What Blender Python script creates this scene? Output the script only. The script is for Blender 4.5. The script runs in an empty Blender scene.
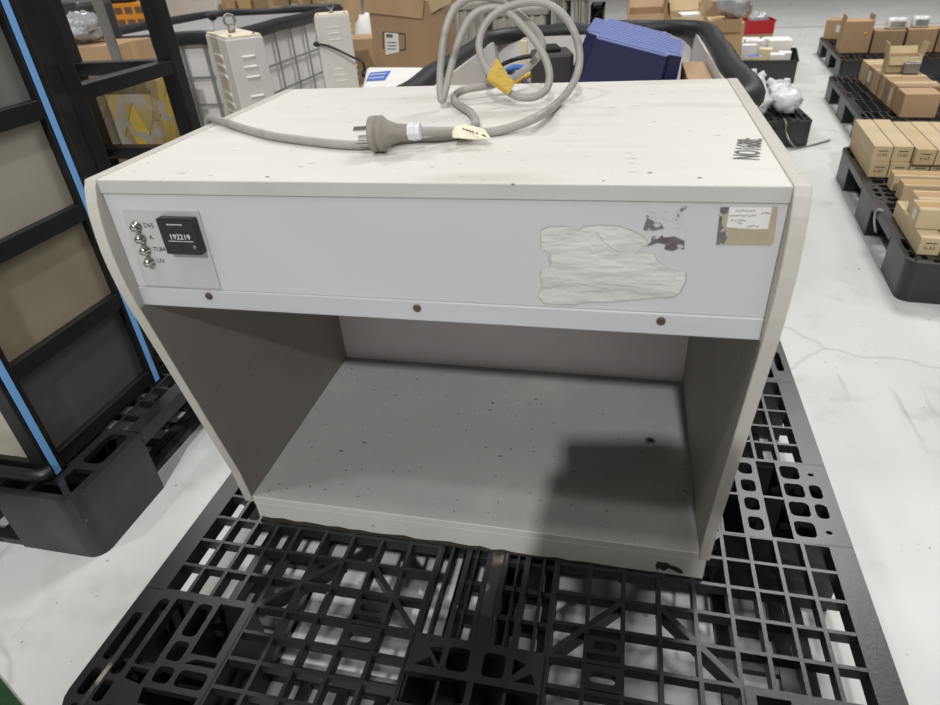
import bpy, math, random
from mathutils import Vector, Matrix
from mathutils.geometry import tessellate_polygon
random.seed(7)
S = bpy.context.scene
COL = S.collection
# ------------------------------------------------------------------ camera
CAM = Vector((0.5548, -0.5573, 0.9198))
ROT = (0.99798, 0.06129, 0.21678)
FPX = 631.27
from mathutils import Euler
RM = Euler(ROT, 'XYZ').to_matrix()
cd = bpy.data.cameras.new('camera'); cam = bpy.data.objects.new('camera', cd); COL.objects.link(cam)
cam.location = CAM; cam.rotation_euler = ROT
cd.sensor_width = 36; cd.lens = FPX/940*36; cd.clip_end = 100
cd.dof.use_dof = True; cd.dof.focus_distance = 1.0; cd.dof.aperture_fstop = 8
S.camera = cam

def px(u, v, x=None, y=None, z=None):
    """survey helper: the point where a sight line meets the plane x=, y= or z="""
    d = RM @ Vector(((u-470)/FPX, (352.5-v)/FPX, -1))
    a, val = (0, x) if x is not None else (1, y) if y is not None else (2, z)
    return CAM + d*((val-CAM[a])/d[a])

# ------------------------------------------------------------------ materials
def pmat(name, col, rough=.55, var=.08, scale=6, metal=0, bump=0, speck=None, speck_t=.68, speck_scale=60, stretch=None, spec=.5, detail=5, trans=0, bscale=None, patch=None, patch_scale=3, patch_t=.6, alpha=1):
    m = bpy.data.materials.new(name); m.use_nodes = True
    n = m.node_tree.nodes; l = m.node_tree.links
    b = n['Principled BSDF']
    col = [((c/255+.055)/1.055)**2.4 if c > 10 else c/255/12.92 for c in col]
    tc = n.new('ShaderNodeTexCoord'); mp = n.new('ShaderNodeMapping'); l.new(tc.outputs['Object'], mp.inputs[0])
    if stretch: mp.inputs['Scale'].default_value = stretch
    def noise(s, d=5):
        t = n.new('ShaderNodeTexNoise'); t.inputs['Scale'].default_value = s; t.inputs['Detail'].default_value = d
        l.new(mp.outputs[0], t.inputs['Vector']); return t
    def ramp(src, a, c0, c1, a1):
        r = n.new('ShaderNodeValToRGB'); l.new(src, r.inputs[0]); e = r.color_ramp.elements
        e[0].position = a; e[1].position = a1; e[0].color = c0; e[1].color = c1; return r
    def mix(fac, a, bcol):
        x = n.new('ShaderNodeMix'); x.data_type = 'RGBA'; l.new(fac, x.inputs[0]); l.new(a, x.inputs[6]); x.inputs[7].default_value = (*bcol, 1); return x.outputs[2]
    lo = [c*(1-var) for c in col]; hi = [min(1, c*(1+var)) for c in col]
    out = ramp(noise(scale, detail).outputs['Fac'], .3, (*lo, 1), (*hi, 1), .7).outputs[0]
    lin = lambda cc: [((c/255+.055)/1.055)**2.4 for c in cc]
    if patch:
        out = mix(ramp(noise(patch_scale, 8).outputs['Fac'], patch_t, (0,0,0,1), (1,1,1,1), patch_t+.15).outputs[0], out, lin(patch))
    if speck:
        out = mix(ramp(noise(speck_scale, 2).outputs['Fac'], speck_t, (0,0,0,1), (1,1,1,1), speck_t+.04).outputs[0], out, lin(speck))
    l.new(out, b.inputs['Base Color'])
    b.inputs['Roughness'].default_value = rough; b.inputs['Metallic'].default_value = metal
    b.inputs['Specular IOR Level'].default_value = spec
    if trans: b.inputs['Transmission Weight'].default_value = trans
    if alpha < 1: b.inputs['Alpha'].default_value = alpha
    if bump:
        bp = n.new('ShaderNodeBump'); bp.inputs['Strength'].default_value = bump; bp.inputs['Distance'].default_value = .01
        l.new(noise(bscale or scale*6).outputs['Fac'], bp.inputs['Height']); l.new(bp.outputs[0], b.inputs['Normal'])
    return m
M = {}
M['white_lam'] = pmat('white laminate', (216,214,208), .5, .05, 5, speck=(140,136,128), speck_t=.70, speck_scale=75, stretch=(.6,2.2,1), patch=(198,195,187), patch_scale=5, patch_t=.54)
M['side_lam'] = pmat('side laminate', (190,187,178), .5, .05, 7, speck=(125,118,108), speck_t=.74, speck_scale=45, patch=(174,169,158), patch_scale=6, patch_t=.6)
M['fascia'] = pmat('fascia grey', (193,193,195), .5, .04, 5, speck=(150,148,150), speck_t=.77, speck_scale=40)
M['edge_grey'] = pmat('board edge', (186,184,180), .55, .06, 12, patch=(168,164,156), patch_scale=9, patch_t=.6)
M['back_inner'] = pmat('pale back board', (240,235,237), .6, .04, 6, speck=(150,146,142), speck_t=.75, speck_scale=40)
M['inner'] = pmat('inner grey paint', (152,147,140), .6, .06, 6, speck=(120,116,110), speck_t=.72, speck_scale=40)
M['inner_floor'] = pmat('worn booth floor', (166,167,165), .55, .08, 5, speck=(92,88,84), speck_t=.70, speck_scale=110, patch=(184,184,181), patch_scale=5, patch_t=.6, detail=8)
M['plinth'] = pmat('plinth', (198,196,190), .55, .06, 9, speck=(120,112,104), speck_t=.73, speck_scale=40)
M['alu'] = pmat('rail aluminium', (200,201,205), .42, .05, 8, metal=.35, stretch=(.3,4,4))
M['plate'] = pmat('control plate', (192,190,190), .45, .03, 9, metal=.2)
M['steel'] = pmat('chrome steel', (205,203,198), .22, .06, 20, metal=1)
M['dull_steel'] = pmat('dull steel', (150,148,142), .45, .12, 20, metal=.8)
M['rust'] = pmat('rusty screw', (96,74,58), .6, .3, 80, metal=.5)
M['black_plastic'] = pmat('gloss black plastic', (20,20,22), .3, .1, 10)
M['ink'] = pmat('ink', (44,42,44), .7, .1, 10)
M['pen'] = pmat('grey pen ink', (98,96,94), .7, .1, 10)
M['white_print'] = pmat('white print', (225,225,225), .6, .02, 10)
M['pallet'] = pmat('black pallet plastic', (31,31,33), .38, .2, 12, bump=.03, bscale=160, speck=(96,93,90), speck_t=.74, speck_scale=60, patch=(50,49,50), patch_scale=9, patch_t=.55, spec=.6)
M['pallet_dirt'] = pmat('dusty pallet plastic', (44,43,43), .6, .25, 18, patch=(150,138,118), patch_scale=26, patch_t=.52)
M['foil'] = pmat('torn silver sticker', (198,196,192), .45, .1, 12, bump=.6, bscale=34, stretch=(.6,1,1.8), speck=(150,148,142), speck_t=.68, speck_scale=50)
M['foil_edge'] = pmat('sticker residue', (150,146,138), .7, .2, 60)
M['gum'] = pmat('dark glue residue', (108,104,102), .8, .3, 90, speck=(186,184,186), speck_t=.58, speck_scale=170)
M['gum_faint'] = pmat('faint glue residue', (186,184,184), .8, .1, 60, speck=(112,108,106), speck_t=.6, speck_scale=160)
M['gum_brown'] = pmat('brown glue residue', (98,92,92), .8, .3, 90, speck=(176,174,176), speck_t=.62, speck_scale=120)
M['tape_beige'] = pmat('old beige tape', (172,160,136), .55, .12, 30, patch=(150,140,122), patch_scale=18, patch_t=.55)
M['paper'] = pmat('paper label', (220,218,214), .7, .03, 30)
M['cord'] = pmat('grey cord', (158,156,150), .5, .08, 30, patch=(126,122,114), patch_scale=22, patch_t=.58)
M['plug'] = pmat('grey plug rubber', (140,134,126), .6, .14, 60, bump=.1)
M['cable_tie'] = pmat('white cable tie', (215,214,220), .5, .03, 30)
M['tag_yellow'] = pmat('yellow paper tag', (214,182,84), .7, .16, 60, stretch=(1,1,6), patch=(180,150,76), patch_scale=60, patch_t=.58)
M['tag_cream'] = pmat('cream paper tag', (226,220,196), .7, .06, 40)
M['dark_chip'] = pmat('chipped dark edge', (52,46,42), .8, .3, 60)
M['rack_black'] = pmat('black steel frame', (18,18,19), .42, .3, 16, speck=(70,68,66), speck_t=.74, speck_scale=60)
M['panelA'] = pmat('grey panel', (128,126,122), .5, .16, 5, detail=8)
M['panelB'] = pmat('grimy grey panel', (172,166,154), .4, .1, 5, patch=(152,144,130), patch_scale=8, patch_t=.56, detail=8)
M['panelC'] = pmat('grimy beige panel', (154,144,122), .35, .14, 5, patch=(128,116,96), patch_scale=6, patch_t=.5, detail=8)
M['panelD'] = pmat('dark grey panel', (84,84,85), .35, .14, 6, patch=(108,107,106), patch_scale=5, patch_t=.58, detail=8)
M['strap'] = pmat('blue strap', (128,188,250), .5, .04, 20)
M['floor'] = None
M['green'] = pmat('dark green mat', (20,58,24), .8, .2, 60, bump=.3)
M['white_metal'] = pmat('white enamel', (216,214,208), .45, .03, 5)
M['louvre'] = pmat('louvre white', (236,234,228), .45, .02, 5)
M['cream_top'] = pmat('cream lid', (232,222,198), .55, .05, 10)
M['grey_metal'] = pmat('galvanised bar', (150,152,155), .4, .08, 20, metal=.6)
M['liner'] = pmat('white corrugated liner', (222,221,220), .5, .04, 5)
M['foam'] = pmat('black foam tube', (34,34,37), .5, .2, 20, bump=.15)
M['navy'] = pmat('navy plastic', (34,40,78), .45, .1, 10)
M['navy_top'] = pmat('blue ribbed plastic', (132,144,194), .45, .06, 10)
M['dark_grey'] = pmat('dark grey plastic', (58,57,58), .5, .1, 10)
M['crate'] = pmat('charcoal crate', (50,51,54), .55, .1, 8)
kr = [(176,146,112),(190,160,118),(160,132,102),(188,167,130),(194,175,140)]
for i, c in enumerate(kr): M['kraft%d' % i] = pmat('kraft board %d' % i, c, .75, .07, 7, stretch=(1,1,.3))
M['kraft_dark'] = pmat('kraft inside', (120,88,60), .8, .1, 7)
M['pack_tape'] = pmat('brown packing tape', (190,158,112), .3, .06, 12)
M['red'] = pmat('red plastic', (196,34,44), .4, .08, 8)
M['film'] = pmat('clear plastic film', (246,246,248), .15, .06, 14, bump=.9, bscale=30, trans=.25)
M['film_grey'] = pmat('grey film bag', (176,178,182), .2, .12, 14, bump=.9, bscale=26, trans=.2)
M['dusty'] = pmat('dusty clear plastic', (160,156,146), .5, .2, 9, detail=8, patch=(118,114,106), patch_scale=8, patch_t=.52)
M['orange'] = pmat('orange plastic', (226,150,50), .5, .1, 10)
M['white_box'] = pmat('white card', (232,230,226), .6, .03, 8)
M['cream_box'] = pmat('cream card', (224,212,178), .6, .05, 8)
M['blue_print'] = pmat('blue print', (70,110,190), .5, .05, 10)
M['cyan_cable'] = pmat('blue cable', (74,120,196), .5, .05, 10)
M['yellow_cable'] = pmat('yellow cable', (206,166,42), .5, .08, 10)
M['black_cable'] = pmat('black cable', (26,26,28), .45, .1, 10)
M['red_line'] = pmat('red floor line', (160,110,100), .7, .1, 10)
M['grey_cab'] = pmat('pale grey sheet', (214,212,206), .5, .03, 5)
M['shade_green'] = pmat('grey green print', (120,140,126), .6, .2, 20)

def parcel_mat():
    m = bpy.data.materials.new('taped parcel'); m.use_nodes = True
    n = m.node_tree.nodes; l = m.node_tree.links; b = n['Principled BSDF']
    tc = n.new('ShaderNodeTexCoord'); mp = n.new('ShaderNodeMapping'); mp.inputs['Rotation'].default_value = (.3, .2, .35)
    l.new(tc.outputs['Object'], mp.inputs[0])
    br = n.new('ShaderNodeTexBrick'); br.offset = .37; br.inputs['Scale'].default_value = 15
    br.inputs['Color1'].default_value = (.62,.44,.06,1); br.inputs['Color2'].default_value = (.30,.23,.15,1); br.inputs['Mortar'].default_value = (.20,.15,.08,1)
    br.inputs['Mortar Size'].default_value = .01; br.inputs['Brick Width'].default_value = .9; br.inputs['Row Height'].default_value = .42
    l.new(mp.outputs[0], br.inputs['Vector'])
    no = n.new('ShaderNodeTexNoise'); no.inputs['Scale'].default_value = 22; l.new(mp.outputs[0], no.inputs['Vector'])
    r = n.new('ShaderNodeValToRGB'); r.color_ramp.elements[0].position = .52; r.color_ramp.elements[1].position = .6; l.new(no.outputs['Fac'], r.inputs[0])
    x = n.new('ShaderNodeMix'); x.data_type = 'RGBA'; l.new(r.outputs[0], x.inputs[0]); l.new(br.outputs['Color'], x.inputs[6]); x.inputs[7].default_value = (.36,.33,.27,1)
    l.new(x.outputs[2], b.inputs['Base Color']); b.inputs['Roughness'].default_value = .25
    return m
M['parcel'] = parcel_mat()

def floor_mat():
    m = bpy.data.materials.new('painted concrete'); m.use_nodes = True
    n = m.node_tree.nodes; l = m.node_tree.links; b = n['Principled BSDF']
    tc = n.new('ShaderNodeTexCoord')
    def noise(s, d=6, dist=0, vec=None):
        t = n.new('ShaderNodeTexNoise'); t.inputs['Scale'].default_value = s; t.inputs['Detail'].default_value = d; t.inputs['Distortion'].default_value = dist
        l.new(vec or tc.outputs['Object'], t.inputs['Vector']); return t.outputs['Fac']
    def ramp(src, p0, p1, c0, c1):
        r = n.new('ShaderNodeValToRGB'); l.new(src, r.inputs[0]); e = r.color_ramp.elements
        e[0].position = p0; e[1].position = p1; e[0].color = (*c0, 1); e[1].color = (*c1, 1); return r.outputs[0]
    def mul(a, c):
        x = n.new('ShaderNodeMix'); x.data_type = 'RGBA'; x.blend_type = 'MULTIPLY'; x.inputs[0].default_value = 1; l.new(a, x.inputs[6]); l.new(c, x.inputs[7]); return x.outputs[2]
    base = ramp(noise(1.3), .3, .7, (.57,.588,.575), (.66,.67,.655))
    o = mul(base, ramp(noise(9, 8), .58, .76, (1,1,1), (.80,.80,.775)))
    o = mul(o, ramp(noise(55, 2), .72, .76, (1,1,1), (.55,.54,.52)))
    # scuffs: stretched noise
    mp = n.new('ShaderNodeMapping'); mp.inputs['Rotation'].default_value = (0,0,.5); mp.inputs['Scale'].default_value = (22,1.6,1); l.new(tc.outputs['Object'], mp.inputs[0])
    o = mul(o, ramp(noise(1.2, 6, 0, mp.outputs[0]), .66, .74, (1,1,1), (.74,.73,.71)))
    # hairline cracks
    v = n.new('ShaderNodeTexVoronoi'); v.feature = 'DISTANCE_TO_EDGE'; v.inputs['Scale'].default_value = .55
    mp2 = n.new('ShaderNodeMapping'); l.new(tc.outputs['Object'], mp2.inputs[0])
    ad = n.new('ShaderNodeMix'); ad.data_type = 'RGBA'; ad.inputs[0].default_value = .12; l.new(mp2.outputs[0], ad.inputs[6])
    t = n.new('ShaderNodeTexNoise'); t.inputs['Scale'].default_value = 5; t.inputs['Detail'].default_value = 6; l.new(tc.outputs['Object'], t.inputs['Vector']); l.new(t.outputs['Color'], ad.inputs[7])
    l.new(ad.outputs[2], v.inputs['Vector'])
    o = mul(o, ramp(v.outputs['Distance'], .0008, .003, (.80,.79,.775), (1,1,1)))
    l.new(o, b.inputs['Base Color'])
    rr = n.new('ShaderNodeMapRange'); l.new(noise(4), rr.inputs[0]); rr.inputs[3].default_value = .32; rr.inputs[4].default_value = .55; l.new(rr.outputs[0], b.inputs['Roughness'])
    return m
M['floor'] = floor_mat()

# ------------------------------------------------------------------ mesh builder
class MB:
    def __init__(s): s.v = []; s.f = []; s.sm = []
    def add(s, vs, fs, smooth=False, T=None):
        o = len(s.v)
        s.v += [(T @ Vector(p)) if T else Vector(p) for p in vs]
        s.f += [tuple(i+o for i in f) for f in fs]; s.sm += [smooth]*len(fs); return s
    def box(s, a, b, T=None):
        x0, x1 = sorted((a[0], b[0])); y0, y1 = sorted((a[1], b[1])); z0, z1 = sorted((a[2], b[2]))
        vs = [(x0,y0,z0),(x1,y0,z0),(x1,y1,z0),(x0,y1,z0),(x0,y0,z1),(x1,y0,z1),(x1,y1,z1),(x0,y1,z1)]
        return s.add(vs, [(0,3,2,1),(4,5,6,7),(0,1,5,4),(1,2,6,5),(2,3,7,6),(3,0,4,7)], False, T)
    def bar(s, p, q, w, h, up=(0,0,1)):
        p = Vector(p); q = Vector(q); d = (q-p); L = d.length; d.normalize()
        sd = d.cross(Vector(up)).normalized(); u = sd.cross(d)
        T = Matrix((( *sd, ), ( *d, ), ( *u, ))).transposed().to_4x4(); T.translation = p
        return s.box((-w/2,0,-h/2), (w/2,L,h/2), T)
    def prism(s, polys, z0, z1, T=None):
        """polys: outer outline then holes, in xy; extruded z0..z1"""
        pl = [[Vector((a, b, 0)) for a, b in p] for p in polys]
        flat = [p for q in pl for p in q]; n = len(flat)
        tris = tessellate_polygon(pl)
        fs = []
        for t in tris:
            a, b, c = (flat[i] for i in t)
            if (b-a).cross(c-a).z < 0: t = (t[0], t[2], t[1])
            fs.append(tuple(i+n for i in t)); fs.append((t[0], t[2], t[1]))
        k = 0
        for hi, q in enumerate(pl):
            m = len(q); area = sum(q[i].x*q[(i+1) % m].y-q[(i+1) % m].x*q[i].y for i in range(m))
            fl = (area > 0) != (hi > 0)
            for i in range(m):
                a, b = k+i, k+(i+1) % m
                fs.append((a, b, b+n, a+n) if fl else (b, a, a+n, b+n))
            k += m
        return s.add([(p.x, p.y, z0) for p in flat]+[(p.x, p.y, z1) for p in flat], fs, False, T)
    def tube(s, pts, r, n=8, closed=False, res=6, smooth=True, radii=None):
        pts = [Vector(p) for p in pts]
        if res > 1 and len(pts) > 2:
            out = []; m = len(pts); rr = []
            for i in range(m if closed else m-1):
                g = lambda k: pts[k % m] if closed else pts[max(0, min(m-1, k))]
                p0, p1, p2, p3 = g(i-1), g(i), g(i+1), g(i+2)
                for j in range(res):
                    t = j/res
                    out.append(.5*((2*p1)+(p2-p0)*t+(2*p0-5*p1+4*p2-p3)*t*t+(3*p1-p0-3*p2+p3)*t**3))
            if not closed: out.append(pts[-1])
            pts = out
        m = len(pts); vs = []; nrm = None
        for i in range(m):
            a = pts[(i-1) % m] if closed or i else pts[0]; b = pts[(i+1) % m] if closed or i < m-1 else pts[-1]
            t = (b-a).normalized()
            if nrm is None: nrm = t.orthogonal().normalized()
            nrm = (nrm-t*nrm.dot(t)).normalized(); bi = t.cross(nrm)
            rad = r if not callable(r) else r(i/(m-1))
            for k in range(n):
                an = 2*math.pi*k/n; vs.append(pts[i]+rad*(math.cos(an)*nrm+math.sin(an)*bi))
        fs = []
        for i in range(m if closed else m-1):
            for k in range(n):
                a = i*n+k; b = i*n+(k+1) % n; c = ((i+1) % m)*n+(k+1) % n; d = ((i+1) % m)*n+k; fs.append((a, b, c, d))
        if not closed: fs += [tuple(range(n))[::-1], tuple((m-1)*n+k for k in range(n))]
        return s.add(vs, fs, smooth)
    def lathe(s, prof, n=20, T=None, smooth=True):
        """prof: (radius, z) along local z"""
        vs = []; fs = []; m = len(prof)
        for r, z in prof:
            for k in range(n):
                a = 2*math.pi*k/n; vs.append((r*math.cos(a), r*math.sin(a), z))
        for i in range(m-1):
            for k in range(n):
                fs.append((i*n+k, i*n+(k+1) % n, (i+1)*n+(k+1) % n, (i+1)*n+k))
        fs += [tuple(range(n))[::-1], tuple((m-1)*n+k for k in range(n))]
        return s.add(vs, fs, smooth, T)
    def text(s, txt, T, size, depth=.0003):
        c = bpy.data.curves.new('t', 'FONT'); c.body = txt; c.size = size; c.align_x = 'CENTER'; c.align_y = 'CENTER'; c.extrude = depth/2; c.resolution_u = 2
        o = bpy.data.objects.new('t', c); COL.objects.link(o)
        dg = bpy.context.evaluated_depsgraph_get(); me = bpy.data.meshes.new_from_object(o.evaluated_get(dg))
        s.add([v.co.copy() for v in me.vertices], [tuple(p.vertices) for p in me.polygons], False, T)
        bpy.data.objects.remove(o); bpy.data.curves.remove(c); bpy.data.meshes.remove(me); return s

def world_of(o):
    m = Matrix.LocRotScale(o.location, o.rotation_euler, o.scale)
    return world_of(o.parent) @ m if o.parent else m
def obj(name, mb, mat, parent=None, bevel=0, local=False, seg=2):
    """one mesh object; builder coordinates are world coordinates unless local"""
    me = bpy.data.meshes.new(name)
    vs = mb.v
    if parent and not local:
        inv = world_of(parent).inverted(); vs = [inv @ p for p in vs]
    elif not parent:
        lo = Vector([min(p[i] for p in vs) for i in range(3)]); hi = Vector([max(p[i] for p in vs) for i in range(3)])
        org = Vector(((lo.x+hi.x)/2, (lo.y+hi.y)/2, lo.z)); vs = [p-org for p in vs]
    me.from_pydata([tuple(p) for p in vs], [], mb.f); me.polygons.foreach_set('use_smooth', mb.sm); me.update()
    me.materials.append(M[mat] if isinstance(mat, str) else mat)
    o = bpy.data.objects.new(name, me); COL.objects.link(o)
    if parent: o.parent = parent
    else: o.location = org
    if bevel:
        b = o.modifiers.new('bevel', 'BEVEL'); b.width = bevel; b.segments = seg; b.limit_method = 'ANGLE'; b.angle_limit = .7
    return o
def tag(o, label, cat, group=None, kind=None):
    if label: o['label'] = label; o['category'] = cat
    if group: o['group'] = group
    if kind: o['kind'] = kind
    return o
def thing(name, label, cat, loc, rz=0, group=None, sc=1):
    o = bpy.data.objects.new(name, None); COL.objects.link(o); o.location = loc; o.rotation_euler = (0,0,rz); o.scale = (sc,sc,sc); o.empty_display_size = .05
    return tag(o, label, cat, group)
def dup(root, loc, rz, label, group=None, sc=1):
    r = root.copy(); COL.objects.link(r); r.location = loc; r.rotation_euler = (0,0,rz); r.scale = (sc,sc,sc)
    tag(r, label, r['category'], group)
    def kids(a, b):
        for ch in list(a.children):
            c = ch.copy(); COL.objects.link(c); c.parent = b; kids(ch, c)
    kids(root, r); return r
def rr(x0, y0, x1, y1, r, n=3):
    r = min(r, (x1-x0)/2, (y1-y0)/2); out = []
    for cx, cy, a in ((x1-r,y0+r,-90),(x1-r,y1-r,0),(x0+r,y1-r,90),(x0+r,y0+r,180)):
        for k in range(n+1):
            t = math.radians(a+90*k/n); out.append((cx+r*math.cos(t), cy+r*math.sin(t)))
    return out
def TR(loc, rz=0, rx=0, ry=0): return Matrix.Translation(loc) @ Euler((rx, ry, rz)).to_matrix().to_4x4()
XZ = Matrix(((1,0,0,0),(0,0,-1,0),(0,1,0,0),(0,0,0,1)))      # local xy -> world xz, local z -> world -y

# ------------------------------------------------------------------ floor
o = obj('floor', MB().box((-14,-6,-.05), (16,24,0)), 'floor'); o['kind'] = 'structure'
a, b = px(752,28.5,z=0), px(826,28,z=0)
o = obj('trim_1', MB().bar((a.x,a.y,.0006), (b.x+3,b.y-.2,.0006), .03, .001), 'red_line'); o['kind'] = 'structure'
p, q = px(0,678,z=0), px(22,705,z=0); d = (q-p)
pa, pb = p-d*6, q+d*3; nv = Vector((-abs(d.y), -abs(d.x), 0)).normalized()
nv = Vector((d.y, -d.x, 0)).normalized()
if nv.x > 0: nv = -nv
tag(obj('floor_mat', MB().prism([[(pa.x,pa.y),(pb.x,pb.y),(pb.x+nv.x*.5,pb.y+nv.y*.5),(pa.x+nv.x*.5,pa.y+nv.y*.5)]], 0, .004), 'green'),
    'dark green mat on the floor, only its corner showing at bottom left', 'mat')

# ------------------------------------------------------------------ pallet
BX = [(0,.18),(.412,.588),(.82,1)]; BY = [(0,.19),(.43,.605),(.845,1.035)]; PH = .15; PL = 1.035
def deck_mb():
    m = MB(); T0, T1 = PH-.020, PH; w = .0052
    xo = [.033,.069,.106,.143,.18]; xf = [.18+.0464*i for i in range(6)]
    X = xo[1:]+xf[1:]; X = X+[1-x for x in X]
    F1 = [.19+.048*i for i in range(6)]; Y0 = [.072,.111,.15]; YM = [.43+.04375*i for i in range(1,4)]
    yfs = [(.19,.43,F1),(.605,.845,[PL-y for y in F1])]
    for y0, y1, ys in yfs:
        for x in X:
            m.box((x-w/2,y0,T0), (x+w/2,y1,T1))
        for y in ys:
            for xa, xb in ((.03,.412),(.588,.97)): m.box((xa,y-w/2,T0+.002), (xb,y+w/2,T1-.0004))
        # centre spine
        for xa, xb in ((.412,.4175),(.452,.460),(.484,.516),(.540,.548),(.5825,.588)): m.box((xa,y0,T0), (xb,y1,T1-.002))
        for xa, xb in ((.429,.433),(.468,.471),(.488,.492),(.508,.512),(.529,.532),(.566,.570)): m.box((xa,y0,T0), (xb,y1,T1-.0005))
        for k in range(1, 5):
            y = y0+(y1-y0)*k/5; m.box((.460,y-.004,T0), (.484,y+.004,T1-.010)); m.box((.516,y-.004,T0), (.540,y+.004,T1-.010)); m.box((.548,y-.003,T0), (.5825,y+.003,T1-.012))
        for fx0, sgn in ((.18,1),(.82,-1)):         # diagonal braces and slotted hand plates
            x1 = fx0+sgn*.232
            for (cx, dx) in ((fx0, sgn), (x1, -sgn)):
                for cy, dy in ((y0,1),(y1,-1)):
                    m.bar((cx,cy,PH-.013), (cx+dx*.0928,cy+dy*.096,PH-.013), .008, .025)
                    m.prism([[(cx-.003,cy-.003),(cx+dx*.02,cy),(cx+dx*.004,cy+dy*.004),(cx,cy+dy*.02)]] if dx*dy > 0 else [[(cx,cy+dy*.02),(cx+dx*.004,cy+dy*.004),(cx+dx*.02,cy),(cx-.003,cy-.003)]], PH-.01, PH-.0002)
            sx = fx0+sgn*.0464*3; sa, sb = sorted((sx, sx+sgn*.0464))
            for yy in ((y0, y1-.048) if y0 < .5 else (y0, y1-.048)):
                m.prism([rr(sa,yy+.012,sb,yy+.036,.002), rr(sa+.007,yy+.018,sb-.007,yy+.030,.006)], PH-.02, PH-.001)
    rows = [(.0,.19,Y0,0),(.43,.605,YM,1),(.845,PL,[PL-y for y in Y0],2)]
    for y0, y1, ys, k in rows:
        for xa, xb in ((.18,.412),(.588,.82)):
            for i in range(6):
                x = xa+.0464*i; m.box((x-w/2,y0,T0), (x+w/2,y1,T1))
            for y in ys: m.box((xa,y-w/2,T0+.002), (xb,y+w/2,T1-.0004))
            sgn = 1 if xa < .4 else -1
            sx = (xa if sgn > 0 else xb)+sgn*.0464*3; sa, sb = sorted((sx, sx+sgn*.0464))
            for yy in ([y1-.04] if k == 0 else [y0] if k == 2 else []):
                m.prism([rr(sa,yy+.004,sb,yy+.036,.002), rr(sa+.007,yy+.013,sb-.007,yy+.027,.006)], PH-.012, PH-.0001)
            if k != 1:
                ya, yb = (0,.033) if k == 0 else (PL-.033,PL)
                m.box((xa-.002,ya,T0-.01), (xb+.002,yb,T1))
    for y0, y1, ys in yfs:
        for xa, xb in ((0,.033),(.967,1)): m.box((xa,y0-.002,T0-.01), (xb,y1+.002,T1))
    return m
def shell(m, x0, y0, x1, y1, r, t=.005, z0=0, z1=PH-.004):
    m.prism([rr(x0,y0,x1,y1,r,5), rr(x0+t,y0+t,x1-t,y1-t,max(.001,r-t),5)], z0, z1)
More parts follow.
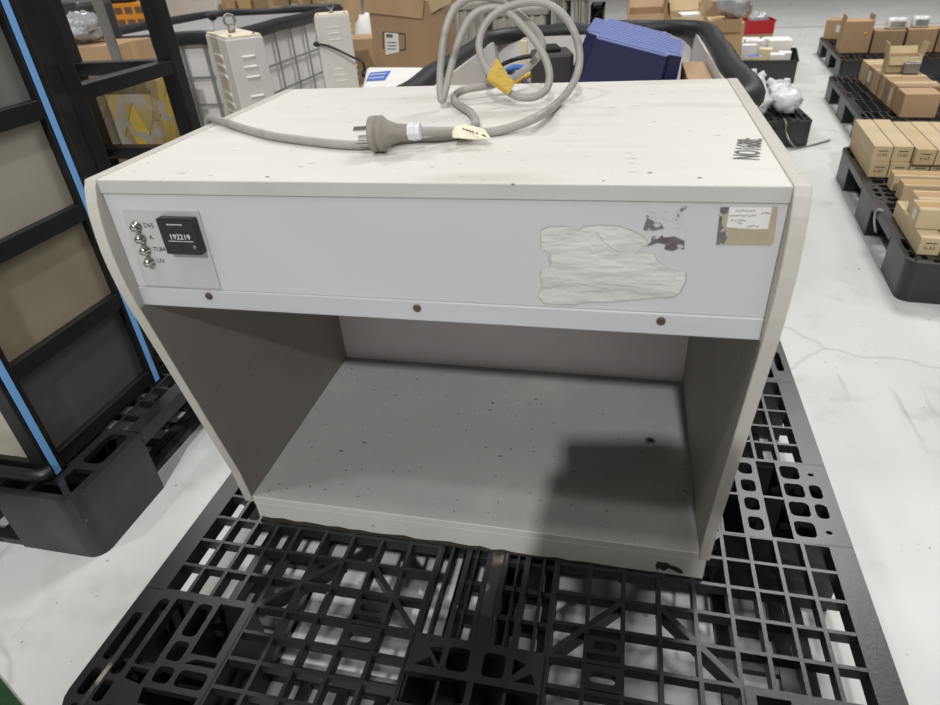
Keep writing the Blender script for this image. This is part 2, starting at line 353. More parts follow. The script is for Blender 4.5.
def block_mb(i, j):
    """hollow foot with a pierced top plate; i,j = column,row"""
    x0, x1 = BX[i]; y0, y1 = BY[j]; W, D = x1-x0, y1-y0
    fx = (lambda a: x0+a) if i != 2 else (lambda a: x1-a)
    fy = (lambda a: y0+a) if j != 2 else (lambda a: y1-a)
    m = MB(); H = []
    def R(a, b, c, d, r=.006):
        X = sorted((fx(a), fx(c))); Y = sorted((fy(b), fy(d))); H.append(rr(X[0],Y[0],X[1],Y[1],r))
    def P(*pts):
        H.append([(fx(a), fy(b)) for a, b in pts])
    if i != 1 and j != 1:
        R(.012,.078,.026,.15); R(.012,.030,.026,.066); R(.036,.062,.052,.176); R(.038,.026,.052,.054,.004); R(.018,.012,.026,.020,.003)
        R(.060,.080,.089,.180,.003); P((.062,.060),(.088,.056),(.088,.076),(.062,.076))
        R(.098,.128,.120,.178); R(.098,.092,.120,.120); P((.128,.106),(.166,.106),(.166,.182),(.128,.182)); P((.128,.092),(.172,.092),(.172,.100),(.140,.100))
        R(.098,.062,.122,.084); R(.130,.062,.170,.084); P((.100,.034),(.172,.034),(.172,.054),(.094,.054))
        R(.060,.008,.086,.026); R(.096,.008,.130,.024); R(.138,.008,.172,.024)
    elif i != 1 and j == 1:
        for k in range(4): R(.112-.062-.006,.012+.041*k,.139-.062-.004,.012+.041*k+.030,.007)
        R(.018,.053,.036,.083,.007); R(.018,.095,.036,.125,.007); R(.022,.022,.031,.029,.003); R(.022,.146,.031,.153,.003)
        for ya, yb in ((.004,.085),(.090,.171)): R(.078,ya,.108,yb,.001); R(.146,ya,.174,yb,.001)
        for k in range(4): R(.116,.014+.041*k,.138,.014+.041*k+.027,.007)
    elif i == 1 and j != 1:
        R(.052,.146,.080,.178,.006); R(.098,.146,.126,.178,.006)
        P((.012,.146),(.040,.146),(.030,.160)); P((.026,.172),(.044,.150),(.044,.176)); P((.136,.176),(.136,.152),(.152,.170)); P((.140,.146),(.166,.146),(.160,.160))
        R(.004,.096,.084,.136,.002); R(.092,.096,.172,.136,.002)
        R(.014,.058,.040,.086,.008); R(.052,.058,.084,.086,.006); R(.094,.058,.126,.086,.006); R(.136,.058,.162,.086,.008); R(.012,.010,.082,.044,.006); R(.094,.010,.164,.044,.006)
    else:
        for a in (.010,.054,.098,.142):
            for b in (.010,.052,.094,.136): R(a,b,a+.03,b+.032,.007)
    def outl(e):
        r4 = [.004]*4                      # corner radii: right-near, right-far, left-far, left-near
        if i != 1 and j != 1: r4[{(2,0):0,(2,2):1,(0,2):2,(0,0):3}[(i,j)]] = .034
        a0, b0, a1, b1 = x0+e, y0+e, x1-e, y1-e; out = []
        for (cx, cy, sx, sy, an), r in zip(((a1,b0,-1,1,-90),(a1,b1,-1,-1,0),(a0,b1,1,-1,90),(a0,b0,1,1,180)), r4):
            r = max(.001, r-e)
            for k in range(6):
                t = math.radians(an+18*k); out.append((cx+sx*r+r*math.cos(t), cy+sy*r+r*math.sin(t)))
        return out
    m.prism([outl(0)]+H, PH-.012, PH)
    m.prism([outl(.0015), outl(.0065)], 0, PH-.010)
    # inner ribs
    for a in (() if i != 1 and j == 1 else (.092,) if i != 1 else (.046,.088,.130)):
        X = fx(a); m.box((X-.002,y0+.005,.01), (X+.002,y1-.005,PH-.012))
    for b in ((.088,) if j != 1 else (.0875,)):
        Y = fy(b); m.box((x0+.005,Y-.002,.01), (x1-.005,Y+.002,PH-.012))
    # stepped outer skin of the corner feet
    if i != 1 and j != 1:
        X = fx(.178); Y = fy(.188)
        for z in (.045,.075,.105):
            m.box((fx(.18)-.003,fy(.06),z), (fx(.18)+.003,fy(.13),z+.004))
    return m
def base_mb():
    m = MB(); z1 = .014
    for x0, x1 in BX:
        for a in ((x0+.045 if x0 < .1 else x0+.004), (x0+x1)/2-.004, (x1-.067 if x1 > .9 else x1-.026)):
            for y0, y1 in ((.19,.43),(.605,.845)): m.box((a,y0-.003,0), (a+.022,y1+.003,z1))
        for y0, y1 in ((.19,.43),(.605,.845)):
            for k in range(1, 4): yy = y0+(y1-y0)*k/4; m.box((x0+(.045 if x0 < .1 else .004),yy-.008,0), (x1-(.045 if x1 > .9 else .004),yy+.008,z1-.002))
    for y0, y1 in BY:
        for a in (y0+.004, (y0+y1)/2-.011, y1-.026):
            for xa, xb in ((.18,.412),(.588,.82)): m.box((xa-.003,a,0), (xb+.003,a+.022,z1))
        for xa, xb in ((.18,.412),(.588,.82)):
            for k in range(1, 4): xx = xa+(xb-xa)*k/4; m.box((xx-.008,y0+.004,0), (xx+.008,y1-.004,z1-.002))
    return m
def make_pallet(label, loc):
    t = thing('plastic_pallet', label, 'pallet', loc, 0, 'black plastic pallets')
    obj('deck', deck_mb(), 'pallet', t, local=True)
    for i in range(3):
        for j in range(3): obj('block', block_mb(i, j), 'pallet', t, local=True)
    obj('base_frame', base_mb(), 'pallet', t, local=True)
    return t
PX, PY = -.092, -.275
pal = make_pallet('black plastic lattice pallet in front carrying the white open cabinet', (PX, PY, 0)); pal.scale = (1.014, 1, 1)
def corner_variant():
    m = MB(); x0, x1 = BX[2]; y0, y1 = BY[0]
    def Q(*p): return [(x1-a, y0+b) for a, b in p]
    H = [rr(x1-.060,y0+.095,x1-.016,y0+.178,.012), rr(x1-.168,y0+.095,x1-.080,y0+.178,.006), Q((.016,.078),(.058,.078),(.060,.052),(.018,.020)), Q((.028,.014),(.066,.042),(.100,.042),(.100,.014)), Q((.112,.014),(.112,.046),(.168,.046),(.168,.014)), Q((.076,.058),(.076,.082),(.168,.082),(.168,.058))]
    r = .03; o = [(x1-r+r*math.cos(math.radians(-90+15*k)), y0+r+r*math.sin(math.radians(-90+15*k))) for k in range(7)]+[(x1,y1),(x0,y1),(x0,y0)]
    m.prism([o]+H, PH-.012, PH)
    cx, cy = (x0+x1)/2, (y0+y1)/2
    sh = lambda e: [(cx+(a-cx)*(1-e), cy+(b-cy)*(1-e)) for a, b in o]
    m.prism([sh(.012), sh(.07)], 0, PH-.010)
    return m
RZ = math.radians(-5.5); HZ = .8; ZP = .15*HZ+.0006
def dup3(loc, rz, label, sc):
    r = dup(pal, loc, rz, label, 'black plastic pallets'); r.scale = sc; return r
P1 = dup3((1.338, 1.236, 0), RZ, 'black plastic pallet at right, nearest one, loaded with long slim cartons', (1.05,1.12,HZ))
P2 = dup3((1.640, 2.80, 0), RZ, 'black plastic pallet at right carrying a row of upright slim cartons', (1.05,1.12,HZ))
P3 = dup3((1.948, 4.46, 0), RZ, 'black plastic pallet farthest back at right, under large brown cartons', (1.05,1.12,HZ))
P4 = dup3((.50, 2.79, 0), .03, 'black plastic pallet under clear plastic bags behind the cabinet', (.935,1.0,HZ))
P5 = dup3((2.74, 2.95, 0), RZ, 'empty black plastic pallet at right edge beside the upright slim cartons', (1.05,1.12,HZ))
LP = dup3((-1.338, .045, 0), 0, 'black plastic pallet under the black steel racks at left', (1,1,1))
vb = obj('block', corner_variant(), 'pallet', None)
for ch in LP.children:
    if ch.name.startswith('block') and len(ch.data.vertices) and min(v.co.x for v in ch.data.vertices) > .8 and max(v.co.y for v in ch.data.vertices) < .3:
        me = vb.data; me.transform(Matrix.Translation(vb.location)); ch.data = me
bpy.data.objects.remove(vb)
# a band of dried dirt on the front pallet's corner and spine
o = obj('dirt_streak', MB().prism([[(.486,.235),(.514,.225),(.513,.32),(.516,.425),(.488,.425),(.490,.33)]], PH-.0019, PH-.0014), 'pallet_dirt', pal, local=True); o['label'] = 'pale dried dirt'
o = obj('dirt_streak', MB().prism([[(.0275,.020),(.034,.018),(.0345,.10),(.034,.183),(.028,.180),(.0285,.09)]], PH+.0001, PH+.0005), 'pallet_dirt', pal, local=True)

# ------------------------------------------------------------------ cabinet
W, D, HT, t_, Z0 = .71, .477, .5565, .0143, .18
cab = thing('viewing_cabinet', 'old white open-fronted viewing cabinet with control plate, standing on the front pallet', 'cabinet', (.355, .24, .15))
prof = [(0,HT),(-.005,.549),(-.0105,.534),(-.014,.518),(-.016,.500),(-.017,.480),(-.0165,.462),(-.0145,.438),(-.0105,.412),(-.005,.386),(.057,.080),(.0645,.010),(D,.010),(D,HT)]
YZ = Matrix(((0,0,1,0),(1,0,0,0),(0,1,0,0),(0,0,0,1)))   # local x->y, y->z, z->x
for x in (0, W-t_):
    obj('side_panel', MB().prism([[(y, z+Z0) for y, z in prof]], x, x+t_, YZ), 'side_lam', cab, .0012)
for xa, xb in ((t_-.0002,t_+.0003),(W-t_-.0003,W-t_+.0002)):
    obj('side_lining', MB().prism([[(y+.0006 if y < .2 else y-.004, z+Z0) for y, z in prof[9:]]+[(.0006,HT-.016+Z0),(-.004,.412+Z0)]] if 0 else [[(-.0078,.4055+Z0),(-.0040,.386+Z0),(.0580,.080+Z0),(.0650,.0225+Z0),(.4715,.0225+Z0),(.4715,.4178+Z0),(.0165,.4178+Z0),(.0165,.4055+Z0)]], xa, xb, YZ), 'inner', cab)
obj('top_panel', MB().box((t_+.0003,0.0005,HT-.015+Z0), (W-t_-.0003,D,HT+Z0-.0004)), 'white_lam', cab, .0010)
tp = [c for c in cab.children if c.name == 'top_panel'][0]
o = obj('edge_band', MB().box((t_+.0003,-.0004,HT-.0150+Z0), (W-t_-.0003,.0006,HT+Z0-.0012)), 'edge_grey', tp); o['label'] = 'grey front edge band'
obj('front_fascia', MB().box((t_+.0004,.0012,.4299+Z0), (W-t_-.0004,.014,.5408+Z0)), 'fascia', cab, .0006)
rail = obj('light_rail', MB().box((t_+.0004,-.0006,.4059+Z0), (W-t_-.0004,.016,.4297+Z0)), 'alu', cab, .0012)
for u, v in ((209,296),(417,308),(661,321)):
    c = px(u,v,y=-.0006); obj('screw', MB().lathe([(.0044,0),(.0044,.0012),(.0034,.002),(.0014,.0021),(.0012,.0012)], 14, Matrix.Translation(c) @ XZ), 'rust', rail)
obj('hood_base', MB().box((t_,.016,.418+Z0), (W-t_,D-.006,.4245+Z0)), 'inner', cab)
obj('back_panel', MB().box((t_+.0003,.4719,.0105+Z0), (W-t_-.0003,D-.0004,HT-.016+Z0)), 'back_inner', cab)
fl = obj('floor_board', MB().box((t_+.0002,.0656,.004+Z0), (W-t_-.0002,.4717,.0221+Z0)), 'inner_floor', cab, .0008)
pl = MB().box((.0165,.0652,-.0299+Z0), (.7060,.083,.0098+Z0)); pl.box((t_+.0003,.0652,.0098+Z0), (W-t_-.0003,.083,.0217+Z0))
pl.box((.02,.42,-.0299+Z0), (.69,.438,.004+Z0))
ply = obj('plinth', pl, 'plinth', cab, .0008)
def flat(pts, y0, y1):      # polygon given as (u,v) on the vertical front plane
    m = MB(); q = [px(u, v, y=y0) for u, v in pts]; q = [(p.x, p.z) for p in q]
    ar = sum(q[i][0]*q[(i+1) % len(q)][1]-q[(i+1) % len(q)][0]*q[i][1] for i in range(len(q)))
    if ar < 0: q = q[::-1]
    return m.prism([q], 0, y0-y1, Matrix.Translation((0, y0, 0)) @ XZ)
zz = lambda ox, oy, s, pts: [(ox+a/s, oy+b/s) for a, b in pts]
o = obj('edge_chip', flat(zz(640,500,7.05,[(108,462),(120,432),(150,438),(190,440),(215,458),(255,470),(300,495),(302,520),(270,512),(225,490),(200,480),(170,498),(150,490),(130,480),(122,500)]), .0652, .0649), 'dark_chip', ply); o['label'] = 'dark chipped patch on the plinth'
ed = [(262,516)]+[(262+(700-262)*k/40, 517+(580-517)*k/40-random.uniform(.4,2.6)) for k in range(41)]+[(700,581),(262,520)]
o = obj('worn_edge', flat(ed, .0652, .06495), 'dark_chip', ply)
# control plate
cp = flat([(122.3,209),(198.7,210.2),(221.5,288.5),(146,285)], .0012, -.0004)
plate = obj('control_plate', cp, 'plate', cab, .0004)
for (u, v), tx in zip(((136.9,226),(141.5,238),(146.2,249.8),(150.4,261.6)), ('D65','A','TL84','UV')):
    c = px(u,v,y=-.0004)
    bt = obj('push_button', MB().lathe([(.0064,0),(.0064,.0016),(.0050,.0026),(.0044,.0062),(.0034,.0078),(.0002,.0080)], 20, Matrix.Translation(c) @ XZ), 'steel', plate)
    obj('button_label', MB().text(tx, Matrix.Translation(px(u+8.6+len(tx)*1.1,v-.4,y=-.0005)) @ XZ, .0074), 'ink', plate)
a, b = px(155.6,218.8,y=-.010), px(202.5,255.6,y=-.010)
cnt = obj('hour_counter', MB().box((a.x-.001,-.010,b.z), (b.x-.0,-.0004,a.z)), 'black_plastic', plate, .0012)
cx, cz, cw = (a.x+b.x)/2+.001, (a.z+b.z)/2, b.x-a.x
win = obj('digit_window', MB().box((cx-cw*.36,-.0103,cz-.005), (cx+cw*.36,-.0098,cz+.004)), 'ink', cnt)
obj('digits', MB().text('192219', Matrix.Translation((cx,-.0104,cz+.0003)) @ XZ, .0085), 'white_print', cnt)
obj('digit_underline', MB().box((cx-cw*.36,-.0104,cz-.0048), (cx+cw*.36,-.0100,cz-.0042)), 'white_print', cnt)
mk = MB()
for k in range(7): mk.box((cx-.011+k*.0027,-.01035,cz+.0135), (cx-.0096+k*.0027,-.0100,cz+.0148))
obj('counter_print', mk, 'white_print', cnt)
obj('reset_pin', MB().lathe([(.0022,0),(.0022,.0006),(.0012,.0008)], 12, Matrix.Translation((cx+cw*.33,-.010,cz-.011)) @ XZ), 'dull_steel', cnt)
# stickers and residue on the fascia
sp = zz(520,170,3.133,[(65,190),(95,178),(140,177),(178,186),(182,192),(200,178),(250,174),(310,177),(350,190),(385,208),(400,228),(372,250),(358,264),(385,258),(420,262),(430,285),(456,303),(492,316),(520,322),(516,350),(500,382),(480,396),(420,400),(350,405),(290,412),(230,412),(190,414),(176,421),(120,420),(75,416),(58,392),(70,362),(64,332),(66,310),(92,304),(98,292),(92,282),(94,262),(68,246)])
cxm = sum(p[0] for p in sp)/len(sp); cym = sum(p[1] for p in sp)/len(sp)
st = obj('torn_sticker', flat(sp, .0012, .0003), 'foil', cab); st['label'] = 'torn silver sticker with ragged edge'
obj('glue_edge', flat([(cxm+(u-cxm)*1.012, cym+(v-cym)*1.022) for u, v in sp], .0012, .0009), 'foil_edge', st)
for u0, v0, u1, v1 in ((241,190,252,205),(252,205,262,215),(248,300,325,302),(270,355,378,366),(165,352,235,360),(235,190,262,222),(262,222,300,250),(135,185,178,186),(95,245,95,290)):
    A, B = zz(520,170,3.133,[(u0,v0),(u1,v1)]); A = px(*A,y=.0004); B = px(*B,y=.0004); obj('crease', MB().tube([A,(A+B)/2+Vector((0,-.0004,.0005)),B], .0006, 6), 'foil', st)
g1 = zz(520,170,3.133,[(386,188),(392,165),(398,150),(420,160),(440,166),(452,182),(420,190)]); o = obj('glue_residue', flat(g1, .0012, .0008), 'gum', cab); o['label'] = 'grey glue residue'
g1 = zz(520,170,3.133,[(395,150),(400,128),(440,124),(480,130),(520,110),(524,116),(500,140),(515,160),(512,182),(482,182),(500,172),(470,160),(440,150),(415,148)])
obj('glue_residue', flat(g1, .0012, .0009), 'gum_faint', cab)
g1 = zz(520,170,3.133,[(396,238),(410,226),(414,208),(424,206),(430,216),(446,204),(452,212),(484,208),(516,222),(514,250),(498,244),(478,254),(452,248),(456,232),(430,228),(410,236)])
o = obj('tape_residue', flat(g1, .0012, .0008), 'gum_brown', cab); o['label'] = 'dark tape residue'
lb = obj('old_label', flat(zz(700,190,10.44,[(215,180),(815,172),(770,545),(735,578),(165,572),(185,420),(200,300)]), .0012, .0008), 'tape_beige', cab); lb['label'] = 'peeling beige label with a white slip'
obj('residue_strip', flat(zz(700,190,10.44,[(215,180),(310,178),(285,240),(235,260),(225,350),(300,470),(250,565),(168,570),(185,420),(200,300)]), .0008, .0006), 'gum', lb)
obj('paper_slip', flat(zz(700,190,10.44,[(310,180),(752,178),(710,405),(560,408),(275,388)]), .0008, .0005), 'paper', lb)
wr = MB()
for row, (v, n0, n1) in enumerate(((215,370,560),(242,640,720),(268,310,590),(318,325,470),(345,390,440),(375,490,600))):
    u = n0
    while u < n1:
        L = random.uniform(8,26); A = zz(700,190,10.44,[(u,v+random.uniform(-8,8)),(u+L,v+random.uniform(-8,8))])
        wr.bar(px(*A[0],y=.0004), px(*A[1],y=.0004), .0003, .0006); u += L+random.uniform(4,16)
obj('faded_writing', wr, 'ink', lb)
# pen number on the top
wm = MB()
A = px(746,158.5,z=HT+Z0); B = px(750,139,z=HT+Z0); d = (B-A).normalized(); L = (B-A).length
T = Matrix.Translation((A+B)/2+Vector((0,0,.0002))) @ Matrix.Rotation(math.atan2(d.y, d.x), 4, 'Z')
wm.text('NO1688:', Matrix.Identity(4), 1, .02)
xs = [p.x for p in wm.v]; ys = [p.y for p in wm.v]; fx_ = (L*1.06)/(max(xs)-min(xs)); fy2 = .024/(max(ys)-min(ys)); mx_, my_ = (max(xs)+min(xs))/2, (max(ys)+min(ys))/2
wm.v = [T @ Vector(((p.x-mx_)*fx_, (p.y-my_)*fy2, p.z*.01)) for p in wm.v]
obj('pen_number', wm, 'pen', [c for c in cab.children if c.name == 'top_panel'][0])
mk = MB()
for u, v, r in ((268,177,1.6),(513,184,.8),(650,173,1.2),(700,178,1.2),(604,181,.7)):
    c = px(u,v,z=HT+Z0-.0004); mk.prism([[(c.x+r*.0012*math.cos(k)*random.uniform(.6,2), c.y+r*.0012*math.sin(k)*random.uniform(.5,1)) for k in (0,1,2,3,4,5)]], HT+Z0-.0006, HT+Z0-.0001)
obj('edge_nick', mk, 'dark_chip', [c for c in cab.children if c.name == 'top_panel'][0])
c = px(650,441,z=.0221+Z0)
g = obj('grommet', MB().lathe([(.0085,0),(.0085,.0012),(.0066,.0018),(.0046,.0012)], 18, Matrix.Translation(c)), 'dull_steel', fl)
obj('grommet_hole', MB().lathe([(.0045,.0011),(.0045,.0014)], 14, Matrix.Translation(c)), 'black_plastic', g)
sm = MB()
for u, v in ((385,362),(352,368.6),(490,410),(396,395)):
    c = px(u,v,z=.0221+Z0); sm.prism([[(c.x+.0014*math.cos(k*1.2)*random.uniform(.5,1.6), c.y+.003*math.sin(k*1.2)) for k in range(5)]], .0220+Z0, .0223+Z0)
obj('floor_chip', sm, 'dark_chip', fl)

# ------------------------------------------------------------------ power cord
ZT = HT+Z0; RC = .0050
cord = thing('power_cord', 'grey power cord with three pin plug coiled on top of the cabinet', 'power cord', px(430,131,z=ZT))
zc = ZT+RC
e0 = px(217,118,z=zc)
path = [Vector((-.014,e0.y+.004,ZT-.18)), Vector((-.013,e0.y+.003,ZT-.05)), Vector((-.008,e0.y+.001,ZT+.0015)), px(222,121,z=zc+.001), px(240,127.5,z=zc), px(270,135.5,z=zc), px(300,140,z=zc), px(330,143.5,z=zc), px(352,145,z=zc), px(372,144.5,z=zc), px(398,139.5,z=zc), px(420,137.5,z=zc), px(440,137,z=zc), px(458,134.5,z=zc),
  px(471,130,z=zc+.002), px(475.5,122,z=zc), px(471,113,z=zc), px(462,107,z=zc), px(454.5,101,z=zc), px(456,94.5,z=zc+.003), px(466,89.5,z=zc+.012),
  px(489,85.5,y=.36), px(508,80.5,y=.375), px(524,70.5,y=.395), px(537,58,y=.40), px(542.5,46,y=.40), px(538.5,34,y=.40), px(526,20,y=.395), px(508,6.5,y=.385), px(492,-1.5,y=.375), px(476,-3,y=.37), px(463,1.5,y=.365), px(453,11,y=.355), px(446.5,27,y=.345), px(442.5,48,y=.335), px(440.3,72,y=.325),
  px(440.3,92,y=.310), px(441.8,101,y=.305), px(444.5,93,y=.312), px(449,75,y=.33), px(455,52,y=.345), px(462,33,y=.355), px(471,17.5,y=.362), px(483,9.5,y=.366), px(497,8.2,y=.368), px(509,13,y=.362), px(522,25,y=.352), px(535,41,y=.345), px(545,58,y=.338), px(549.5,75,y=.330), px(546.5,89,y=.320), px(536,96.5,y=.310), px(522,97.5,y=.306), px(511,93.5,y=.306),
  px(499,84,y=.31), px(488.5,72.5,y=.318), px(481.5,58,y=.33), px(479,44,y=.34), px(482.5,30,y=.348), px(490.5,18,y=.355), px(503,9,y=.36), px(520,3.5,y=.366), px(537,2,y=.37), px(552,6.5,y=.37), px(565,17,y=.366), px(575,34,y=.358), px(579.5,53,y=.35), px(578,71,y=.34), px(571,87,y=.328), px(558.5,102,y=.31), px(541,115,z=zc+.010), px(520,124.5,z=zc+.003), px(500,130.5,z=zc), px(484,132.5,z=zc), px(468,131.8,z=zc+.004),
  px(450,131.5,z=zc+.008), px(430,131.6,z=zc+.012), px(412,131.8,z=zc+.0145)]
obj('cable', MB().tube(path, RC, 10, res=5), 'cord', cord)
pc = px(384,133.5,z=ZT+.0195); ax = (px(412,131.8,z=ZT+.0205)-pc).normalized()
Tq = Matrix.Translation(pc) @ ax.to_track_quat('Z', 'Y').to_matrix().to_4x4() @ Matrix.Scale(.88, 4)
pg = obj('plug', MB().lathe([(.0205,-.016),(.0213,-.014),(.0213,-.008),(.0192,-.0075),(.0192,-.006),(.0213,-.0055),(.0213,-.001),(.0200,.001),(.0165,.004),(.0135,.010),(.0105,.018),(.0095,.028),(.0088,.034)], 26, Tq), 'plug', cord)
up = (Tq.inverted().to_3x3() @ Vector((0,0,1))); up = Vector((up.x, up.y, 0)).normalized(); sdv = Vector((-up.y, up.x, 0))
for k, (ang, s) in enumerate(((.5,1),(-2.2,1),(2.6,1))):
    dirv = up*math.cos(ang)+sdv*math.sin(ang); tg = up*(-math.sin(ang))+sdv*math.cos(ang)
    m = MB(); c = dirv*.0095
    B = Matrix((( *tg, ), ( *dirv, ), (0,0,1))).transposed().to_4x4(); B.translation = c
    m.box((-.0033,-.0009,-.036), (.0033,.0009,-.0155), Tq @ B)
    obj('plug_pin', m, 'steel' if k == 0 else 'dull_steel', pg)
T2 = Tq @ Matrix.Translation((0,0,.034))
obj('strain_relief', MB().lathe([(.0098,-.003),(.0098,.001),(.0108,.0015),(.0108,.006),(.0098,.0065),(.0098,.012),(.0070,.0125)], 8, T2, False), 'cable_tie', pg)
# tags
def ribbon(pts, n=None):
    m = MB(); N = len(pts)
    q = [Vector(p) for p in pts]; cn = sum(q, Vector())/N
    nn = (q[1]-q[0]).cross(q[2]-q[0]).normalized()*.0004
    m.add([p+nn for p in q]+[p-nn for p in q], [tuple(range(N)), tuple(range(2*N-1, N-1, -1))]+[(i, i+N, (i+1) % N+N, (i+1) % N) for i in range(N)]); return m
tg = obj('yellow_tag', ribbon([px(496.5,57.5,y=.297), px(507,73,y=.297), px(508.5,77.5,y=.297), px(513,80,y=.297), px(514.5,85,y=.297), px(508,95,y=.297), px(497,88.5,y=.297), px(486,79.5,y=.297)]), 'tag_yellow', cord); tg['label'] = 'torn yellow paper tag'
m = MB()
for k in range(10):
    f = k/9; u, v = 486.8+f*19.8, 80.6+f*13
    m.bar(px(u,v,y=.2958), px(u+1.6,v-2.2,y=.2958), .0008, .0003)
obj('tag_print', m, 'ink', tg)
ct = obj('cream_tag', ribbon([px(452.5,132.5,z=ZT+.0165), px(455,126.5,z=ZT+.018), px(466,124.5,z=ZT+.019), px(476,127,z=ZT+.018), px(484,129,z=ZT+.016), px(491,138.5,z=ZT+.009), px(475,139.5,z=ZT+.009), px(462,138.2,z=ZT+.011), px(452.5,137.5,z=ZT+.0125)]), 'tag_cream', cord); ct['label'] = 'folded cream paper tag'
m = MB()
for u, v in ((463,128.4),(466,129.2),(469,130),(472,131),(476,132.6),(482,134.5),(484,135.2)):
    m.bar(px(u,v,z=ZT+.0172), px(u+1.6,v+1.4,z=ZT+.0164), .0012, .0008)
obj('tag_print', m, 'ink', ct)

# ------------------------------------------------------------------ racks at left
def rack(label, x0, x1, y0, y1, levels, ztop, pw=.034, zb=.15):
    t = thing('steel_rack', label, 'rack', ((x0+x1)/2, (y0+y1)/2, zb), 0, 'black steel racks')
    for x in (x0, x1-pw):
        for y in (y0, y1-pw): obj('post', MB().box((x,y,zb), (x+pw,y+pw,ztop)), 'rack_black', t, .003)
    for z in levels:
        h = .032
        for y in (y0+.002, y1-pw+.002): obj('crossbar', MB().box((x0+pw,y,z-h), (x1-pw,y+pw-.004,z)), 'rack_black', t, .002)
        for x in (x0+.002, x1-pw+.002): obj('crossbar', MB().box((x,y0+pw,z-h), (x+pw-.004,y1-pw,z)), 'rack_black', t, .002)
    return t
X1 = -.417
r1 = rack('black steel rack with blue straps and grimy panels, near left', -.83, X1, .092, .425, (.184,.375,.562,.745,.93), 1.1)
for (za, zb2), mt, lb_ in zip(((.184,.343),(.375,.530),(.562,.713),(.745,.898),(.93,1.08)), ('panelD','panelC','panelB','panelA','panelA'), ('dark grey panel','grimy beige panel','grimy pale grey panel','grey panel','grey panel')):
    o = obj('panel', MB().box((X1-.022,.126,za), (X1-.016,.391,zb2)), mt, r1); o['label'] = lb_
    obj('panel', MB().box((-.81,.104,za), (X1-.034,.110,zb2)), 'panelA' if za > .2 else 'panelB', r1)
for y in (.100, .395):
    o = obj('strap', MB().box((X1+.0004,y,.152), (X1+.0014,y+.013,1.1)), 'strap', r1); o['label'] = 'blue strap'
lip = MB().tube([(-.83,.078,.168),(-.50,.078,.168),(-.43,.080,.168),(-.412,.094,.168)], .013, 10); obj('bottom_pipe', lip, 'rack_black', r1)
r2 = rack('open black steel rack behind the strapped rack, in front of the yellow taped parcel', -.95, -.595, .645, 1.06, (.718,.494,.22), 1.15, .045)
tag(obj('taped_parcel', MB().box((-1.15,1.11,0), (-.775,1.23,.66)), 'parcel', None, .012), 'tall parcel wrapped in yellow and brown tape behind the open black rack', 'parcel')
a = px(95,0,y=1.2); b = px(125,62,y=1.2)
m = MB().box((-.020,-.003,0), (.020,.003,1.05), TR((px(121,62,y=1.55).x,1.55,0), 0, 0, math.radians(-1)))
tag(obj('flat_bar', m, 'dull_steel'), 'upright grey steel flat bar seen through the open black rack', 'metal bar')

# ------------------------------------------------------------------ wire bins
def wire_bin(label, x0, x1, y0, y1, h, r, zb=0, nb=7, rz=0, rd=.12):
    t = thing('wire_bin', label, 'bin', ((x0+x1)/2, (y0+y1)/2, zb), rz, 'white lined bins with black foam rims')
    x0, x1, y0, y1 = -(x1-x0)/2, (x1-x0)/2, -(y1-y0)/2, (y1-y0)/2
    pts = [(x, y, h) for x, y in rr(x0,y0,x1,y1,rd,4)]
    # straight runs need support points so the rim stays straight
    full = []
    for i, p in enumerate(pts):
        q = pts[(i+1) % len(pts)]; full.append(p)
        if (Vector(p)-Vector(q)).length > .3:
            for f in (.12,.3,.5,.7,.88): full.append((p[0]+(q[0]-p[0])*f+random.uniform(-.004,.004), p[1]+(q[1]-p[1])*f+random.uniform(-.004,.004), h+random.uniform(-.006,.006)))
    obj('foam_rim', MB().tube(full, r, 12, True, 4), 'foam', t, local=True)
    i0 = .030
    for a, b in (((x0+i0,y0+i0,.05+zb),(x1-i0,y0+i0+.008,h-.01)), ((x0+i0,y1-i0-.008,.05+zb),(x1-i0,y1-i0,h-.01)), ((x0+i0,y0+i0+.009,.05+zb),(x0+i0+.008,y1-i0-.009,h-.01)), ((x1-i0-.008,y0+i0+.009,.05+zb),(x1-i0,y1-i0-.009,h-.01))):
        obj('liner', MB().box(a, b), 'liner', t, local=True)
    g = MB(); w = .008
    for k in range(nb+1):
        x = x0+.05+(x1-x0-.1)*k/nb
        for y in (y0+.008, y1-.008): g.box((x-w,y-.003,zb+.03), (x+w,y+.003,h))
        y = y0+.05+(y1-y0-.1)*k/nb
        for xx in (x0+.008, x1-.008): g.box((xx-.003,y-w,zb+.03), (xx+.003,y+w,h))
    for z in (zb+.12, zb+.27, h-.19):
        for y in (y0+.002, y1-.002): g.box((x0+.01,y-.003,z-.006), (x1-.01,y+.003,z+.006))
        for xx in (x0+.002, x1-.002): g.box((xx-.003,y0+.01,z-.006), (xx+.003,y1-.01,z+.006))
    obj('wire_grid', g, 'grey_metal', t, local=True)
    obj('base', MB().box((x0+.01,y0+.01,zb), (x1-.01,y1-.01,zb+.05)), 'black_plastic', t, .004, local=True)
    return t
wire_bin('white lined wire bin with black foam rim at back left, behind the louvred boxes', -2.50, -1.43, 2.70, 4.20, .60, .034)
wire_bin('white lined wire bin with black foam rim behind the cabinet, holding the blue tub', -.035, .845, .95, 2.46, .585, .032, rd=.20)

